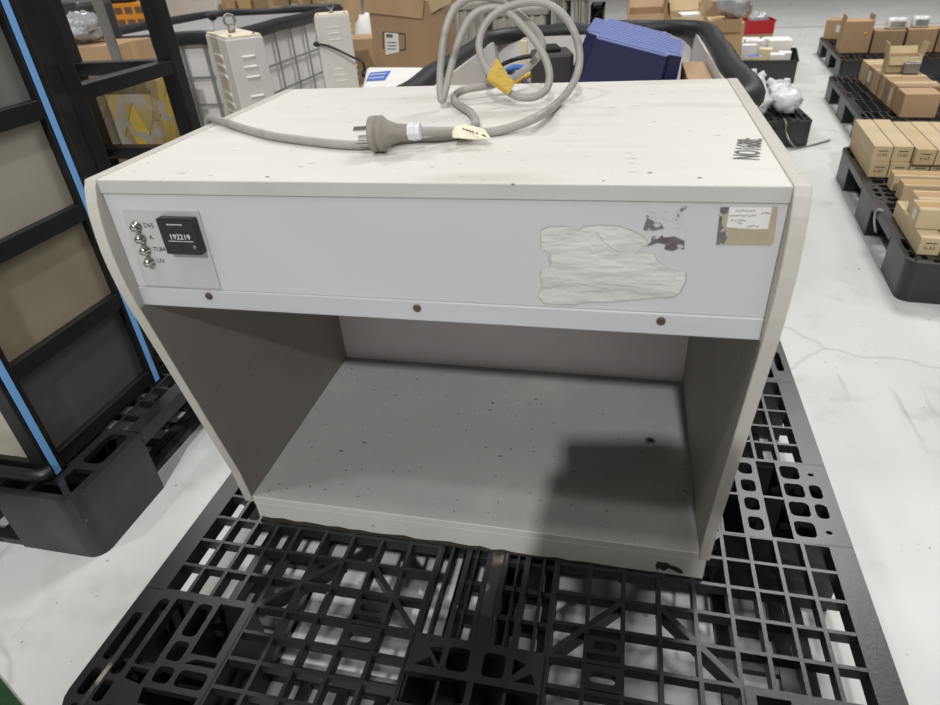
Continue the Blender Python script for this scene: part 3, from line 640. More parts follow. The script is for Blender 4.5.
# ------------------------------------------------------------------ louvred steel boxes
def louvred(label, cx, cy, w, d, h, rz, gaps=(.08,.27), turn=False):
    t = thing('louvred_box', label, 'electrical box', (cx, cy, 0), rz, 'white louvred steel boxes')
    obj('body', MB().box((-w/2,-d/2,.0), (w/2,d/2,h-.006)), 'white_metal', t, .004, local=True)
    lid = obj('lid', MB().box((-w/2+.004,-d/2+.004,h-.006), (w/2-.004,d/2-.004,h)), 'cream_top', t, .001, local=True)
    s = MB()
    for sx in (-1,1):
        for sy in (-1,1): s.lathe([(.005,0),(.005,.003),(.002,.004)], 8, Matrix.Translation((sx*(w/2-.02), sy*(d/2-.02), h)))
    obj('lid_screws', s, 'dull_steel', t, local=True)
    for nx, ny, span in ((0,-1,w),(1,0,d),(-1,0,d),(0,1,w)):
        for gp in gaps:
            zc_ = h-gp
            for k in range(3):
                z = zc_+.028*(1-k); m = MB(); L = span*.17
                sh = [(-L,0,0),(L,0,0),(L,.006,-.004),(-L,.006,-.004),(-L,0,-.014),(L,0,-.014)]
                ang = math.atan2(-nx, ny)
                T = Matrix.Translation((nx*(w/2-.0002), ny*(d/2-.0002), z)) @ Matrix.Rotation(ang, 4, 'Z')
                m.add(sh, [(0,3,2,1),(3,4,5,2),(0,4,3),(1,2,5),(0,1,5,4)], False, T)
                obj('louvre', m, 'louvre', t, local=True)
    e = obj('eye_bolt', MB().lathe([(.011,0),(.011,.012),(.006,.014),(.006,.024)], 12, Matrix.Translation((0,0,h))), 'dull_steel', t, local=True)
    c_, s_ = (0, 1) if turn else (1, 0)
    e2 = MB().tube([(c_*.016*math.cos(k*math.pi/6), s_*.016*math.cos(k*math.pi/6), h+.034+.016*math.sin(k*math.pi/6)) for k in range(12)], .004, 8, True, 2)
    obj('ring', e2, 'dull_steel', e, local=True)
    return t
def quad_fit(pts):
    c = sum(pts, Vector())/4; return c
th = math.radians(-46); ex = Vector((math.cos(th), math.sin(th), 0)); ey = Vector((-math.sin(th), math.cos(th), 0))
cc = Vector((-.581,1.258,0))-ex*.135+ey*.055
louvred('white louvred steel box with eye bolt, nearest the black rack', cc.x, cc.y, .27, .11, .74, th, gaps=(.08,.19,.31), turn=True)
A, B = px(313.4,15.6,z=.68), px(348.4,12.7,z=.68); d = (B-A).normalized(); nrm = Vector((-d.y, d.x, 0))
cc = (A+B)/2+nrm*.085; rz2 = math.atan2(d.y, d.x)
b2 = louvred('white louvred steel box with a black cord tied across its front', cc.x, cc.y, (B-A).length, .17, .68, rz2)
fy_ = lambda u, v: px(u,v,y=(A.y+B.y)/2-.045)
ck = thing('mains_lead', 'thin black cord with plug hanging across the right louvred box', 'cord', fy_(337,58))
obj('cable', MB().tube([fy_(315,42), fy_(318,44), fy_(328,46), fy_(340,51), fy_(352,57), fy_(361,60.5), fy_(363.5,64), fy_(364.5,70)], .006, 8), 'black_cable', ck)
obj('knot', MB().tube([fy_(316,42.5), fy_(314,44.5), fy_(317,46), fy_(319,44), fy_(316.5,42.5)], .005, 8), 'black_cable', ck)
c = fy_(365.2,74); obj('plug', MB().lathe([(.008,.022),(.014,.012),(.020,.002),(.019,-.012),(.012,-.016)][::-1], 14, Matrix.Translation(c)), 'black_plastic', ck)

# ------------------------------------------------------------------ cartons
def carton(label, cx, cy, w, d, h, rz=0, z=.15, mat='kraft0', group=None, tape=True, mark=None, flaps=False, bev=.003, open_=False):
    T = TR((cx,cy,z), rz)
    t = thing('carton', label, 'carton', (cx,cy,z), rz, group)
    if open_:
        m = MB(); th = .005
        m.box((-w/2,-d/2,0), (w/2,d/2,th)); m.box((-w/2,-d/2,th), (w/2,-d/2+th,h)); m.box((-w/2,d/2-th,th), (w/2,d/2,h)); m.box((-w/2,-d/2+th,th), (-w/2+th,d/2-th,h)); m.box((w/2-th,-d/2+th,th), (w/2,d/2-th,h))
        obj('body', m, mat, t, local=True)
        for sx, sy, a in ((0,-1,-1.1),(0,1,.9),(-1,0,1.4),(1,0,1.4)):
            L = (w if sy else d)/2; F = (d if sy else w)*.42
            m = MB().box((-L+.004,0,-.002), (L-.004,F,.002), Matrix.Translation((sx*w/2, sy*d/2, h)) @ Matrix.Rotation(math.atan2(-sx, sy), 4, 'Z') @ Matrix.Rotation(a, 4, 'X'))
            obj('flap', m, mat, t, local=True)
        return t
    obj('body', MB().box((-w/2,-d/2,0), (w/2,d/2,h)), mat, t, bev, local=True)
    if tape:
        m = MB()
        if w > d: m.box((-w/2-.0008,-.02,h*.8), (w/2+.0008,.02,h+.0008))
        else: m.box((-.02 if w > .06 else -w*.3,-d/2-.0008,h*.8), (.02 if w > .06 else w*.3,d/2+.0008,h+.0008))
        obj('packing_tape', m, 'pack_tape', t, local=True)
    if mark:
        m = MB(); m.text(mark, Matrix.Translation((0,-d/2-.0002,h*.42)) @ XZ, min(h*.3,w*.34)); m.box((-w*.22,-d/2-.0004,h*.66), (w*.28,-d/2,h*.72))
        obj('printed_mark', m, 'ink', t, local=True)
    return t
# nearest right pallet: two layers of long slim cartons pointing away, then loose ones
_x = 0
G1 = 'long slim cartons on the nearest right pallet'
ux = Vector((math.cos(RZ), math.sin(RZ), 0)); uy = Vector((-math.sin(RZ), math.cos(RZ), 0))
wd, ln, hh = .060, .40, .054
front = px(867,177,z=ZP)
ordn = ['leftmost', 'second from the left', 'third from the left', 'fourth from the left', 'fifth from the left']
for lay in (0, 1):
    for k in range(5):
        off = .0 if lay == 0 else (-.002+.002*(k % 2))
        c = front+ux*(wd*.5+k*(wd+.003))+uy*(ln/2+off+(.012 if lay else 0)-(.03 if lay and k > 1 else 0))
        carton(f'long slim carton, {ordn[k]} of the {"top" if lay else "bottom"} layer on nearest right pallet', c.x, c.y, wd, ln, hh, RZ, ZP+lay*(hh+.0005), 'kraft4' if (k+lay) % 3 else 'kraft3', G1, False, '1240' if (lay and k < 2) or (not lay and k > 1) else '6-63', bev=.002)
loose = [
 ('slim carton standing at the near corner of the nearest right pallet, marked end toward viewer', px(916,254.5,z=ZP), 0, .053, .30, .050, 'kraft4', '6-63'),
 ('slim carton second from the near left corner of the nearest right pallet', px(916,254.5,z=ZP)+ux*.056, 0, .053, .30, .050, 'kraft3', '6-63'),
 ('slim carton third from the near left corner, at the picture edge', px(916,254.5,z=ZP)+ux*.112, 0, .053, .30, .050, 'kraft4', None)]
for lb_, p, a, w, d, h, mt, mk_ in loose:
    c = p+ux*w/2+uy*d/2; carton(lb_, c.x, c.y, w, d, h, RZ, ZP, mt, 'loose slim cartons on the nearest right pallet', False, mk_, bev=.002)
q0 = px(916,254.5,z=ZP)
for lb_, du, dv, L, wdt, h, z, mt, rot in (
 ('slim carton laid crosswise just in front of the marked stack', .040, .54, .36, .065, .055, ZP, 'kraft4', 0),
 ('slim carton laid crosswise with dented end, second from the marked stack', .045, .43, .36, .07, .058, ZP, 'kraft3', 0),
 ('slim carton laid crosswise on top of the near cartons, white sticker on its end', -.006, .06, .36, .085, .058, ZP+.0506, 'kraft4', 0),
 ('slim carton laid crosswise on the near cartons, behind the one with the sticker', .012, .155, .36, .08, .056, ZP+.0506, 'kraft4', 0)):
    c = q0+ux*(du+L/2)+uy*(dv+wdt/2)
    o = carton(lb_, c.x, c.y, L, wdt, h, RZ+rot, z, mt, 'slim cartons laid crosswise on the nearest right pallet', True, None, bev=.004)
    if 'sticker' in lb_ and 'behind' not in lb_: obj('sticker', MB().box((-L/2-.0006,-.018,.018), (-L/2+.0002,.006,.048)), 'paper', o, local=True)
# the looped grey strap on that pallet
p = px(878,212,z=ZP)
tag(obj('loose_strap', MB().tube([px(883,211,z=ZP+.004), px(879,209.5,z=ZP+.008), px(875.5,213,z=ZP-.012), px(874.5,222,z=ZP-.04), px(876,232,z=ZP-.06)], .004, 6), 'cord'), 'short pale strap looped through the side of the nearest right pallet', 'strap')
# second pallet: row of upright slim cartons
ZQ = ZP; n0 = px(891.8,110.3,z=ZQ)-Vector((-math.sin(RZ), math.cos(RZ), 0))*.15
ths = [.145,.05,.06,.12,.05,.06,.12,.14,.17]; y = 0
rowlab = ['big brown carton at the near end of the upright row', 'slim carton next behind the big one in the upright row', 'slim upright carton with white label, third in the row', 'slim upright carton fourth in the row', 'slim upright carton fifth in the row', 'slim upright carton sixth in the row, under the open box', 'upright carton seventh in the row, by the open box', 'upright carton with pale label, next to last in the row', 'worn carton at the far end of the upright row']
for k, th in enumerate(ths):
    w = .145 if k < 1 else .185; h = .108 if k else .104
    c = n0+ux*(w/2-.005*k*.5)+uy*(y+th/2); y += th+.004
    o = carton(rowlab[k], c.x, c.y, w, th, h+random.uniform(-.004,.004), RZ, ZQ, 'kraft%d' % (0 if k == 0 else 3-(k % 2)), 'upright cartons in a row on the second right pallet', False, None)
    if k in (2, 7): obj('paper_label', MB().box((-w/2-.0006,-th*.25,.03), (-w/2+.0002,th*.25,.085)), 'paper', o, local=True)
    if k == 6: zrow = ZQ+h+.004; crow = c
op = carton('small open carton holding a grey metal part on top of the upright row', crow.x+.0, crow.y-.03, .15, .10, .075, RZ, zrow+.001, 'kraft3', None, open_=True)
m = MB().box((-.035,-.02,0), (.035,.02,.05), TR((crow.x+.02,crow.y-.115,zrow+.003),RZ)); m.box((-.02,-.015,.05), (.03,.015,.056), TR((crow.x+.02,crow.y-.115,zrow+.003),RZ))
tag(obj('metal_part', m, 'dull_steel', None, .003), 'small grey metal part in front of the open carton', 'part')
# farthest right pallet: large cartons
ZF = ZP
def from_corners(bl, br, h, depth, label, mat, z, **k):
    A, B = px(*bl,z=z), px(*br,z=z); d = (B-A).normalized(); nn = Vector((-d.y, d.x, 0)); c = (A+B)/2+nn*depth/2
    return carton(label, c.x, c.y, (B-A).length, depth, h, math.atan2(d.y, d.x), z, mat, **k)
GF = 'large brown cartons on the farthest right pallet'
c1 = from_corners((822.5,39),(845,39.5), .135, .16, 'brown carton with white label at the far left corner of the far pallet', 'kraft0', ZF, group=GF)
obj('paper_label', MB().box((.0,-.0806,.05), (.05,-.0798,.10)), 'paper', c1, local=True)
c2 = from_corners((838.4,53.3),(867.5,52.8), .20, .17, 'tall brown carton with raised flaps and a yellow dot', 'kraft0', ZF, group=GF, tape=False)
obj('yellow_dot', MB().lathe([(.012,0),(.012,.001)], 16, Matrix.Translation((.05,-.085,.12)) @ XZ), 'yellow_cable', c2, local=True)
for sx in (-1, 1): obj('flap', MB().box((sx*.085-.002,-.08,.2), (sx*.085+.002,.08,.235)), 'kraft0', c2, local=True)
c3k = from_corners((869.8,53.3),(900,53.0), .14, .15, 'square brown carton under the plastic wrapped packs', 'kraft2', ZF, group=GF)
c4k = from_corners((902.7,52.6),(932,52.4), .145, .17, 'square brown carton right of the one under the wrapped packs', 'kraft0', ZF, group=GF)
from_corners((934,52.4),(975,52), .14, .17, 'brown carton cut off by the right picture edge on the far pallet', 'kraft2', ZF, group=GF)
for (u0, u1, v, lb_, mt) in ((886,906,24,'clear plastic pack with grey printing, left one on the far cartons','film'), (911,928,21.5,'plastic pack with green printing, right one on the far cartons','film')):
    ck_ = c3k if u0 < 900 else c4k; Y = ck_.location.y+.01; A = px(u0,25,y=Y); B = px(u1,25,y=Y); A.z = B.z = 0; c = (A+B)/2; w = (B-A).length
    o = obj('plastic_pack', MB().box((-w/2,-.05,0), (w/2,.05,.07), TR((c.x,Y,ZF+(.1405 if u0 < 900 else .1455)),-.2)), mt, None, .02, seg=3); tag(o, lb_, 'plastic pack', 'plastic packs on the far cartons')
    obj('printed_band', MB().box((-w*.3,-.0505,.014), (w*.4,-.0495,.05), TR((c.x,Y,ZF+(.1405 if u0 < 900 else .1455)),-.2)), 'shade_green' if u0 > 900 else 'dusty', o)

# ------------------------------------------------------------------ crate of white boxes and red basket
def crate_mb(w, d, h, th=.006):
    m = MB(); m.box((-w/2,-d/2,0), (w/2,d/2,th))
    for a, b in (((-w/2,-d/2,th),(w/2,-d/2+th,h)), ((-w/2,d/2-th,th),(w/2,d/2,h)), ((-w/2,-d/2+th,th),(-w/2+th,d/2-th,h)), ((w/2-th,-d/2+th,th),(w/2,d/2-th,h))): m.box(a, b)
    m.prism([rr(-w/2-.008,-d/2-.008,w/2+.008,d/2+.008,.01), rr(-w/2+th,-d/2+th,w/2-th,d/2-th,.004)], h-.012, h); return m
cr = Vector((1.47, 4.69, 0)); ca = math.radians(-9)
tag(obj('plastic_crate', MB().add([TR(cr,ca) @ p for p in crate_mb(.47,.54,.145).v], crate_mb(.47,.54,.145).f), 'crate'), 'charcoal plastic crate filled with small white boxes', 'crate')
G3 = 'small white boxes in the charcoal crate'
spots = [(-.185,-.22,.07,.07,.14,'white_box','front left white box, double stack height'),(-.045,-.21,.09,.08,.155,'cream_box','cream white box front centre with blue top'),(.105,-.21,.09,.09,.17,'white_box','front right white box with yellow print'),
 (-.18,-.11,.08,.10,.21,'white_box','tall white box behind the front left one'),(-.08,-.10,.09,.10,.215,'white_box','tall white box in the second row centre left'),(.03,-.11,.085,.09,.19,'cream_box','squarish white box in the second row centre'),(.155,-.10,.08,.09,.165,'white_box','low white box in the second row right'),
 (-.175,.03,.10,.12,.22,'white_box','white box in the third row left'),(-.05,.04,.12,.12,.225,'white_box','white box in the third row centre'),(.115,.04,.15,.12,.225,'white_box','wide white box in the third row right'),(-.11,.17,.18,.11,.22,'white_box','broad white box in the last row left'),(.09,.17,.18,.11,.22,'white_box','broad white box in the last row right')]
for x, y, w, d, h, mt, lb_ in spots:
    p = TR(cr,ca) @ Vector((x,y,.007))
    o = obj('small_box', MB().box((-w/2,-d/2,0), (w/2,d/2,h), TR(p,ca+random.uniform(-.05,.05))), mt, None, .002)
    tag(o, lb_+' in the crate', 'box', G3)
    if 'yellow' in lb_ or 'blue' in lb_:
        T = TR(p,ca)
        obj('printed_band', MB().box((-w*.35,-d/2-.003,h*.45), (w*.35,-d/2+.002,h*.62), T) if 'yellow' in lb_ else MB().box((-w*.46,-d*.45,h), (w*.46,d*.45,h+.003), T), 'yellow_cable' if 'yellow' in lb_ else 'blue_print', o)
    else: obj('lid_line', MB().box((-w/2-.0006,-d/2-.0006,h*.6), (w/2+.0006,d/2+.0006,h*.615), TR(p,ca)), 'dusty', o)
rb = px(757,28,y=5.15)
tag(obj('red_basket', MB().add([TR((rb.x,5.15,.0),.05) @ p for p in crate_mb(.2,.2,.09).v], crate_mb(.2,.2,.09).f), 'red'), 'small red plastic basket on the carton behind the crate', 'basket')
RB = bpy.data.objects['red_basket']
def blob(c, rx, ry, rz_, seed, n=18, k=.25):
    rnd = random.Random(seed); m = MB(); vs = []; fs = []; R_ = 11
    for i in range(R_+1):
        th = math.pi*i/R_
        for j in range(n):
            ph = 2*math.pi*j/n; s = 1+rnd.uniform(-k,k)*(0 if i in (0,R_) else 1)
            vs.append((c[0]+rx*s*math.sin(th)*math.cos(ph), c[1]+ry*s*math.sin(th)*math.sin(ph), max(c[2]-rz_*.95, c[2]+rz_*s*math.cos(th))))
    for i in range(R_):
        for j in range(n): fs.append((i*n+j, (i+1)*n+j, (i+1)*n+(j+1) % n, i*n+(j+1) % n))
    return m.add(vs, fs, True)
# bags on the pallet behind
ZB = .153
ZB = ZP
for (cx_, cy_, rx, ry, rz_, sd, lb_) in ((1.175,2.97,.085,.10,.062,1,'clear plastic bag bulging at the front left of the back pallet'), (1.335,3.02,.075,.10,.058,2,'clear plastic bag at the front right corner of the back pallet'), (1.20,3.20,.075,.10,.07,3,'crumpled clear plastic bag standing behind the two front bags'), (1.34,3.22,.055,.10,.05,4,'clear plastic bag between the standing bag and the pallet edge')):
    o = obj('plastic_bag', blob((cx_,cy_,ZB+rz_*.95), rx, ry, rz_, sd, k=.16), 'film'); tag(o, lb_, 'plastic bag', 'clear plastic bags on the back pallet')
    if sd != 2:
        rn = random.Random(sd)
        for k in range(2 if sd < 3 else 3): obj('bag_neck', MB().tube([(cx_-.03+.03*k,cy_+.02,ZB+rz_*1.3),(cx_-.035+.033*k,cy_+.03,ZB+rz_*1.8),(cx_-.05+.05*k+rn.uniform(-.02,.02),cy_+.03,ZB+rz_*(2.1+rn.uniform(0,.5)))], lambda t: .022*(1-t)+.009+.008*t*t, 7), 'film', o)
p = px(787,120,z=.153)
tag(obj('wire_scrap', MB().tube([px(784,119,z=.126), px(786,124,z=.12), px(786,132,z=.08), px(790,141,z=.05), px(797,147,z=.008), px(812,145,z=.006), px(830,140,z=.006)], .004, 6), 'dull_steel'), 'thin grey wire hanging off the back pallet onto the floor', 'wire')

# ------------------------------------------------------------------ things in and round the right bin
ca1 = carton('brown carton inside the right bin under the blue tub', .46, 1.66, .36, .62, .33, .06, .0505, 'kraft2', None)
ca2 = carton('brown carton standing at the right inside the bin, edge showing beside the tub', .765, 1.66, .07, .34, .50, .0, .0505, 'kraft0', None, tape=False)
ca3 = carton('brown carton inside the right bin under the black device and cables', .12, 1.62, .24, .62, .40, .0, .0505, 'kraft2', None)
A, Bq, C2, D2 = px(582,35,y=1.62), px(605,19,y=1.90), px(685,45,y=1.86), px(681,61,y=1.60)
exv = (D2-A); wx = exv.length; exv = exv.normalized(); eyv = (Bq-A); eyv = (eyv-exv*eyv.dot(exv)); wy = eyv.length; eyv = eyv.normalized(); ezv = exv.cross(eyv)
Tb = Matrix((( *exv, ), ( *eyv, ), ( *ezv, ))).transposed().to_4x4(); Tb.translation = A
tub = thing('plastic_tub', 'dark blue plastic tub with ribbed base lying upside down in the right bin', 'tub', (.55,1.75,.44))
n = .045
top = [(n*.2,n),(n*.9,n*.75),(n*1.0,0),(wx-n,0),(wx-n*.8,n*.7),(wx,n),(wx,wy-n),(wx-n,wy-n*.6),(wx-n,wy),(n,wy),(n*.8,wy-n*.6),(0,wy-n)]
low = [(a+(a-wx/2)*.16, b+(b-wy/2)*.14) for a, b in top]
m = MB(); N = len(top); hd = .17
m.add([(a,b,0) for a, b in top]+[(a,b,-hd) for a, b in low], [(i, i+N, (i+1) % N+N, (i+1) % N) for i in range(N)]+[tuple(range(N)), tuple(range(2*N-1, N-1, -1))], False, Tb)
obj('body', m, 'navy', tub)
m = MB().prism([[(a*.985+wx*.0075, b*.985+wy*.0075) for a, b in top]], .0002, .003, Tb)
for k in range(13):
    yy = wy*(k+.7)/13.4; m.box((n*1.05 if yy < n or yy > wy-n else .006,yy-.0045,.003), (wx-(n*1.05 if yy < n or yy > wy-n else .006),yy+.0035,.008), Tb)
obj('ribbed_base', m, 'navy_top', tub)
c = px(549,44,y=1.9)
dv = thing('black_device', 'dark grey plastic device lying left of the blue tub', 'device', (c.x,c.y,.4512))
obj('body', MB().prism([[(-.075,-.08),(.07,-.08),(.075,.08),(-.06,.08)]], .0, .145, TR((c.x+.01,c.y-.05,.4515),.25)), 'dark_grey', dv, .012)
obj('cap', MB().box((-.03,-.05,.146), (.03,.06,.160), TR((c.x+.01,c.y-.05,.4515),.25)), 'black_plastic', dv, .004)
def cable(name, mat, pts, r, lb_, cat='cable'):
    tag(obj(name, MB().tube(pts, r, 8), mat), lb_, cat, 'cables in the right bin')
zk = .462
cable('yellow_cable', 'yellow_cable', [px(505,88,z=zk), px(530,74,z=zk+.03), px(548,64,z=zk+.05), px(562,62,z=zk+.05), px(568,72,z=zk+.02), px(556,79,z=zk), px(535,80,z=zk)], .012, 'thick yellow cable coiled in the right bin')
cable('blue_cable', 'cyan_cable', [px(503,75,z=zk+.03), px(512,68,z=zk+.05), px(524,68,z=zk+.05), px(533,74,z=zk+.03), px(538,84,z=zk)], .011, 'blue cable beside the yellow one in the right bin')
cable('black_cable', 'black_cable', [px(482,80,z=zk), px(492,71,z=zk+.03), px(510,61,z=zk+.09), px(532,56,z=zk+.105), px(545,58,z=zk+.10), px(556,66,z=zk+.08)], .008, 'thin black cable arching over the coloured ones in the bin')
cable('grey_cable', 'cord', [px(548,84,z=zk), px(558,74,z=zk+.02), px(568,66,z=zk+.04), px(572,60,z=zk+.06)], .008, 'grey cable end against the blue tub')
cable('dark_blue_cable', 'navy', [px(500,80,z=zk+.005), px(508,72,z=zk+.02), px(520,77,z=zk+.02), px(528,86,z=zk+.005)], .010, 'dark blue cable loop under the yellow tag')
c = px(524,42,y=2.1)
tag(obj('wood_batten', MB().box((c.x-.012,2.08,.0505), (c.x+.012,2.11,c.z+.005)), 'cream_box'), 'pale wooden batten upright inside the right bin', 'batten')
# white sack with the blue print and its support
b0 = px(362,90,z=.50); b1 = px(411,90,z=.50); b2 = px(364,68,z=.55)
cx, cy = (-.36), 1.86
carton('brown carton under the white printed sack behind the cabinet', -.33, 1.80, .34, .56, .47, .0, 0, 'kraft2', None)
A = px(358,100,z=.515); B = px(405,100,z=.515); C3 = px(426,66.5,z=.535); D3 = px(366,66.5,z=.535)
m = MB(); q = [A,B,C3,D3]
m.add([Vector((p.x,p.y,.4725)) for p in q]+q, [(3,2,1,0),(4,5,6,7),(0,1,5,4),(1,2,6,5),(2,3,7,6),(3,0,4,7)])
sk = tag(obj('white_sack', m, 'white_box', None, .018, seg=3), 'flat white sack with a blue printed logo behind the cabinet', 'sack')
def lg(u, v):
    z = .53
    for _ in range(5):
        p = px(u,v,z=z); z = .515+.020*(p.y-A.y)/(C3.y-A.y)+.0012
    return px(u,v,z=z)
bp_ = [lg(366,81), lg(370,72.5), lg(391,70.5), lg(385,80)]
m = MB(); m.add([p for p in bp_]+[p+Vector((0,0,-.001)) for p in bp_], [(0,3,2,1)[::-1],(4,5,6,7),(0,1,5,4),(1,2,6,5),(2,3,7,6),(3,0,4,7)])
obj('blue_logo', m, 'blue_print', sk)
m = MB()
for u, v, u2, v2 in ((370,75,386,73.8),(369,78.5,384,77.2)): m.bar(lg(u,v)+Vector((0,0,.001)), lg(u2,v2)+Vector((0,0,.001)), .012, .001)
for u in (376,380,384,390,396,401): m.bar(lg(u,86)+Vector((0,0,-.001)), lg(u+2.2,85.8)+Vector((0,0,-.001)), .012, .004)
obj('logo_lettering', m, 'white_print', sk)
# tall carton
A, B = px(376,60,y=2.95), px(424,60,y=2.95)
bc = carton('tall brown carton with open flaps and a white shipping label', (A.x+B.x)/2+.06, 3.12, .40, .34, .70, .0, 0, 'kraft2', None, tape=False)
bx0 = (A.x+B.x)/2+.06; hf = .70
P_ = lambda u, v: px(u,v,y=2.95)
lo_ = P_(365,0); hi_ = P_(424,0); zf_ = P_(400,17).z
fl_ = MB(); q = [P_(365,-3), P_(364,12), P_(423,18.5), P_(425,-3)]; q = [p+Vector((0,-.006,0)) for p in q]
fl_.add(q+[p+Vector((0,-.006,0)) for p in q], [(0,1,2,3)[::-1],(4,5,6,7),(0,1,5,4),(1,2,6,5),(2,3,7,6),(3,0,4,7)]); obj('flap', fl_, 'kraft0', bc)
q = [P_(428,-4), P_(432,13), P_(452,2), P_(450,-6)]; q = [p+Vector((.0,-.012,0)) for p in q]
fl_ = MB(); fl_.add(q+[p+Vector((0,-.005,0)) for p in q], [(0,1,2,3)[::-1],(4,5,6,7),(0,1,5,4),(1,2,6,5),(2,3,7,6),(3,0,4,7)]); obj('flap', fl_, 'kraft3', bc)
def quadp(pts, off=-.003, th=.002):
    q = [p+Vector((0,off,0)) for p in pts]; m = MB(); return m.add(q+[p+Vector((0,-th,0)) for p in q], [(0,1,2,3)[::-1],(4,5,6,7),(0,1,5,4),(1,2,6,5),(2,3,7,6),(3,0,4,7)])
sl = obj('shipping_label', quadp([P_(385,32.5), P_(386,55), P_(399.5,52), P_(398.5,33)]), 'paper', bc)
m = MB()
for k in range(6): m.add(quadp([P_(386.5,34+.6*k), P_(386.5,34.3+.6*k), P_(393,34.6+.6*k), P_(393,34.3+.6*k)], -.0055, .0008).v, quadp([P_(0,0)]*4).f)
for k in range(3): v = 42+3.2*k; m.add(quadp([P_(387.5,v), P_(387.5,v+.8), P_(396.5,v+.8), P_(396.5,v)], -.0055, .0008).v, quadp([P_(0,0)]*4).f)
obj('label_print', m, 'ink', sl)
m = MB()
for (u, v), (u2, v2) in (((383,32),(405,33.5)), ((405,33.5),(405.5,49.5)), ((383,32),(383.5,49)), ((400,50),(405.5,49.5))): m.bar(P_(u,v)+Vector((0,-.003,0)), P_(u2,v2)+Vector((0,-.003,0)), .003, .004, (0,1,0))
obj('printed_frame', m, 'ink', bc)
carton('brown carton between the right louvred box and the tall carton', px(368,45,y=3.4).x, 3.42, .30, .25, .50, 0, 0, 'kraft0', None)
# white cloth bundle behind it
c = px(368,22,y=3.9); o = obj('white_bundle', blob((c.x,4.0,.30), .16,.15,.30, 9, k=.12), 'white_box'); tag(o, 'white wrapped bundle behind the right louvred box', 'bundle')

# grey dusty plastic boxes behind the right bin
def dusty(label, u0, u1, vt, vb, y, d, rows):
    A = px(u0,vb,y=y); B = px(u1,vb,y=y); T_ = px((u0+u1)/2,vt,y=y); w = B.x-A.x; cx = (A.x+B.x)/2
    t = thing('storage_box', label, 'storage box', (cx,y+d/2,0), 0, 'dusty clear storage boxes')
    h = T_.z
    obj('body', MB().box((cx-w/2+.015,y+.015,0), (cx+w/2-.015,y+d-.015,h-.03)), 'dusty', t, .01)
    obj('lid', MB().box((cx-w/2,y,h-.03), (cx+w/2,y+d,h)), 'dusty', t, .008)
    m = MB()
    for k in range(rows): xx = cx-w/2+.03+(w-.06)*k/(rows-1); m.box((xx-.008,y+.006,.02), (xx+.008,y+.016,h-.03))
    obj('ribs', m, 'dusty', t)
    return t
dusty('dusty grey storage box behind the cord loop, left one', 452, 488, 3, 30, 2.75, .30, 4)
dusty('dusty grey lidded storage box in the middle behind the cord loop', 489, 548, 9, 33, 2.75, .30, 6)
dusty('tall dusty grey storage box right of the lidded one', 549, 569, -6, 30, 2.8, .3, 4)
dusty('dusty grey storage box next to the small black frame', 570, 588, -6, 30, 2.85, .3, 3)
A = px(590,22,y=3.1); B = px(604,5,y=3.1)
m = MB().box((A.x,3.1,0), (A.x+.01,3.3,B.z)); m.box((B.x-.01,3.1,0), (B.x,3.3,B.z)); m.box((A.x,3.1,B.z-.012), (B.x,3.3,B.z)); m.box((A.x,3.29,0), (B.x,3.3,B.z)); m.bar((A.x,3.105,A.z), (B.x,3.105,B.z-.01), .01, .012)
tag(obj('plastic_stand', m, 'black_plastic'), 'small black plastic stand right of the dusty storage boxes', 'stand')
# open cartons behind the right bin
def open_from(u0, u1, vt, y, d, label, mat, hmin=0):
    A = px(u0,vt,y=y); B = px(u1,vt,y=y); return carton(label, (A.x+B.x)/2, y+d/2, B.x-A.x-.02, d, (A.z+B.z)/2-ZP, 0, ZP, mat, 'open cartons behind the right bin', open_=True)
o1 = open_from(626, 667, 14, 3.45, .38, 'open brown carton with raised flaps, left of the two behind the tub', 'kraft0')
o2 = open_from(669, 706, 17, 3.42, .34, 'open brown carton with white papers, right of the two behind the tub', 'kraft3')
A = px(691,11,y=3.62); tag(obj('paper_stack', MB().box((-.06,-.08,0), (.06,.08,A.z-.136), TR((A.x,3.62,ZP+.0055),.1)), 'white_box'), 'stack of white paper in the right open carton', 'paper stack')
A = px(673,11,y=3.55); tag(obj('yellow_ball', MB().lathe([(.002,0),(.014,.004),(.020,.016),(.020,.026),(.014,.036),(.002,.04)], 14, TR((A.x-.02,3.47,ZP+.0055)) @ Matrix.Diagonal((1,1,(A.z-ZP)/.04,1))), 'yellow_cable'), 'yellow wrapped item in the right open carton', 'item')
A = px(712,24,y=4.0); B = px(745,24,y=4.0)
c3 = carton('large orange brown carton behind the bin corner, under torn flaps', (A.x+B.x)/2, 4.21, (B.x-A.x), .40, A.z, 0, 0, 'kraft1', None, tape=False)
m = MB().bar(px(699,12,y=3.95), px(711,1,y=3.95), .05, .004, (0,1,0)); obj('flap', m, 'kraft3', c3)
m = MB().box((A.x-.10,3.99,A.z-.05), (B.x-.02,3.997,A.z+.02)); obj('flap', m, 'kraft0', c3)
A = px(735,8,y=4.3); o = obj('plastic_bag', blob((A.x-.01,4.25,c3.location.z+px(712,24,y=4.0).z+.075), .09,.09,.075, 12), 'film_grey'); tag(o, 'grey plastic bag on the large orange brown carton', 'plastic bag')
A = px(752,4,y=4.9); carton('narrow brown carton standing behind the red basket', A.x, 5.45, .16, .14, .40, 0, 0, 'kraft2', None, tape=False)
carton('brown carton at the top edge behind the open cartons', px(690,2,y=4.6).x, 4.75, .5, .25, px(690,3,y=4.6).z, 0, 0, 'kraft2', None)
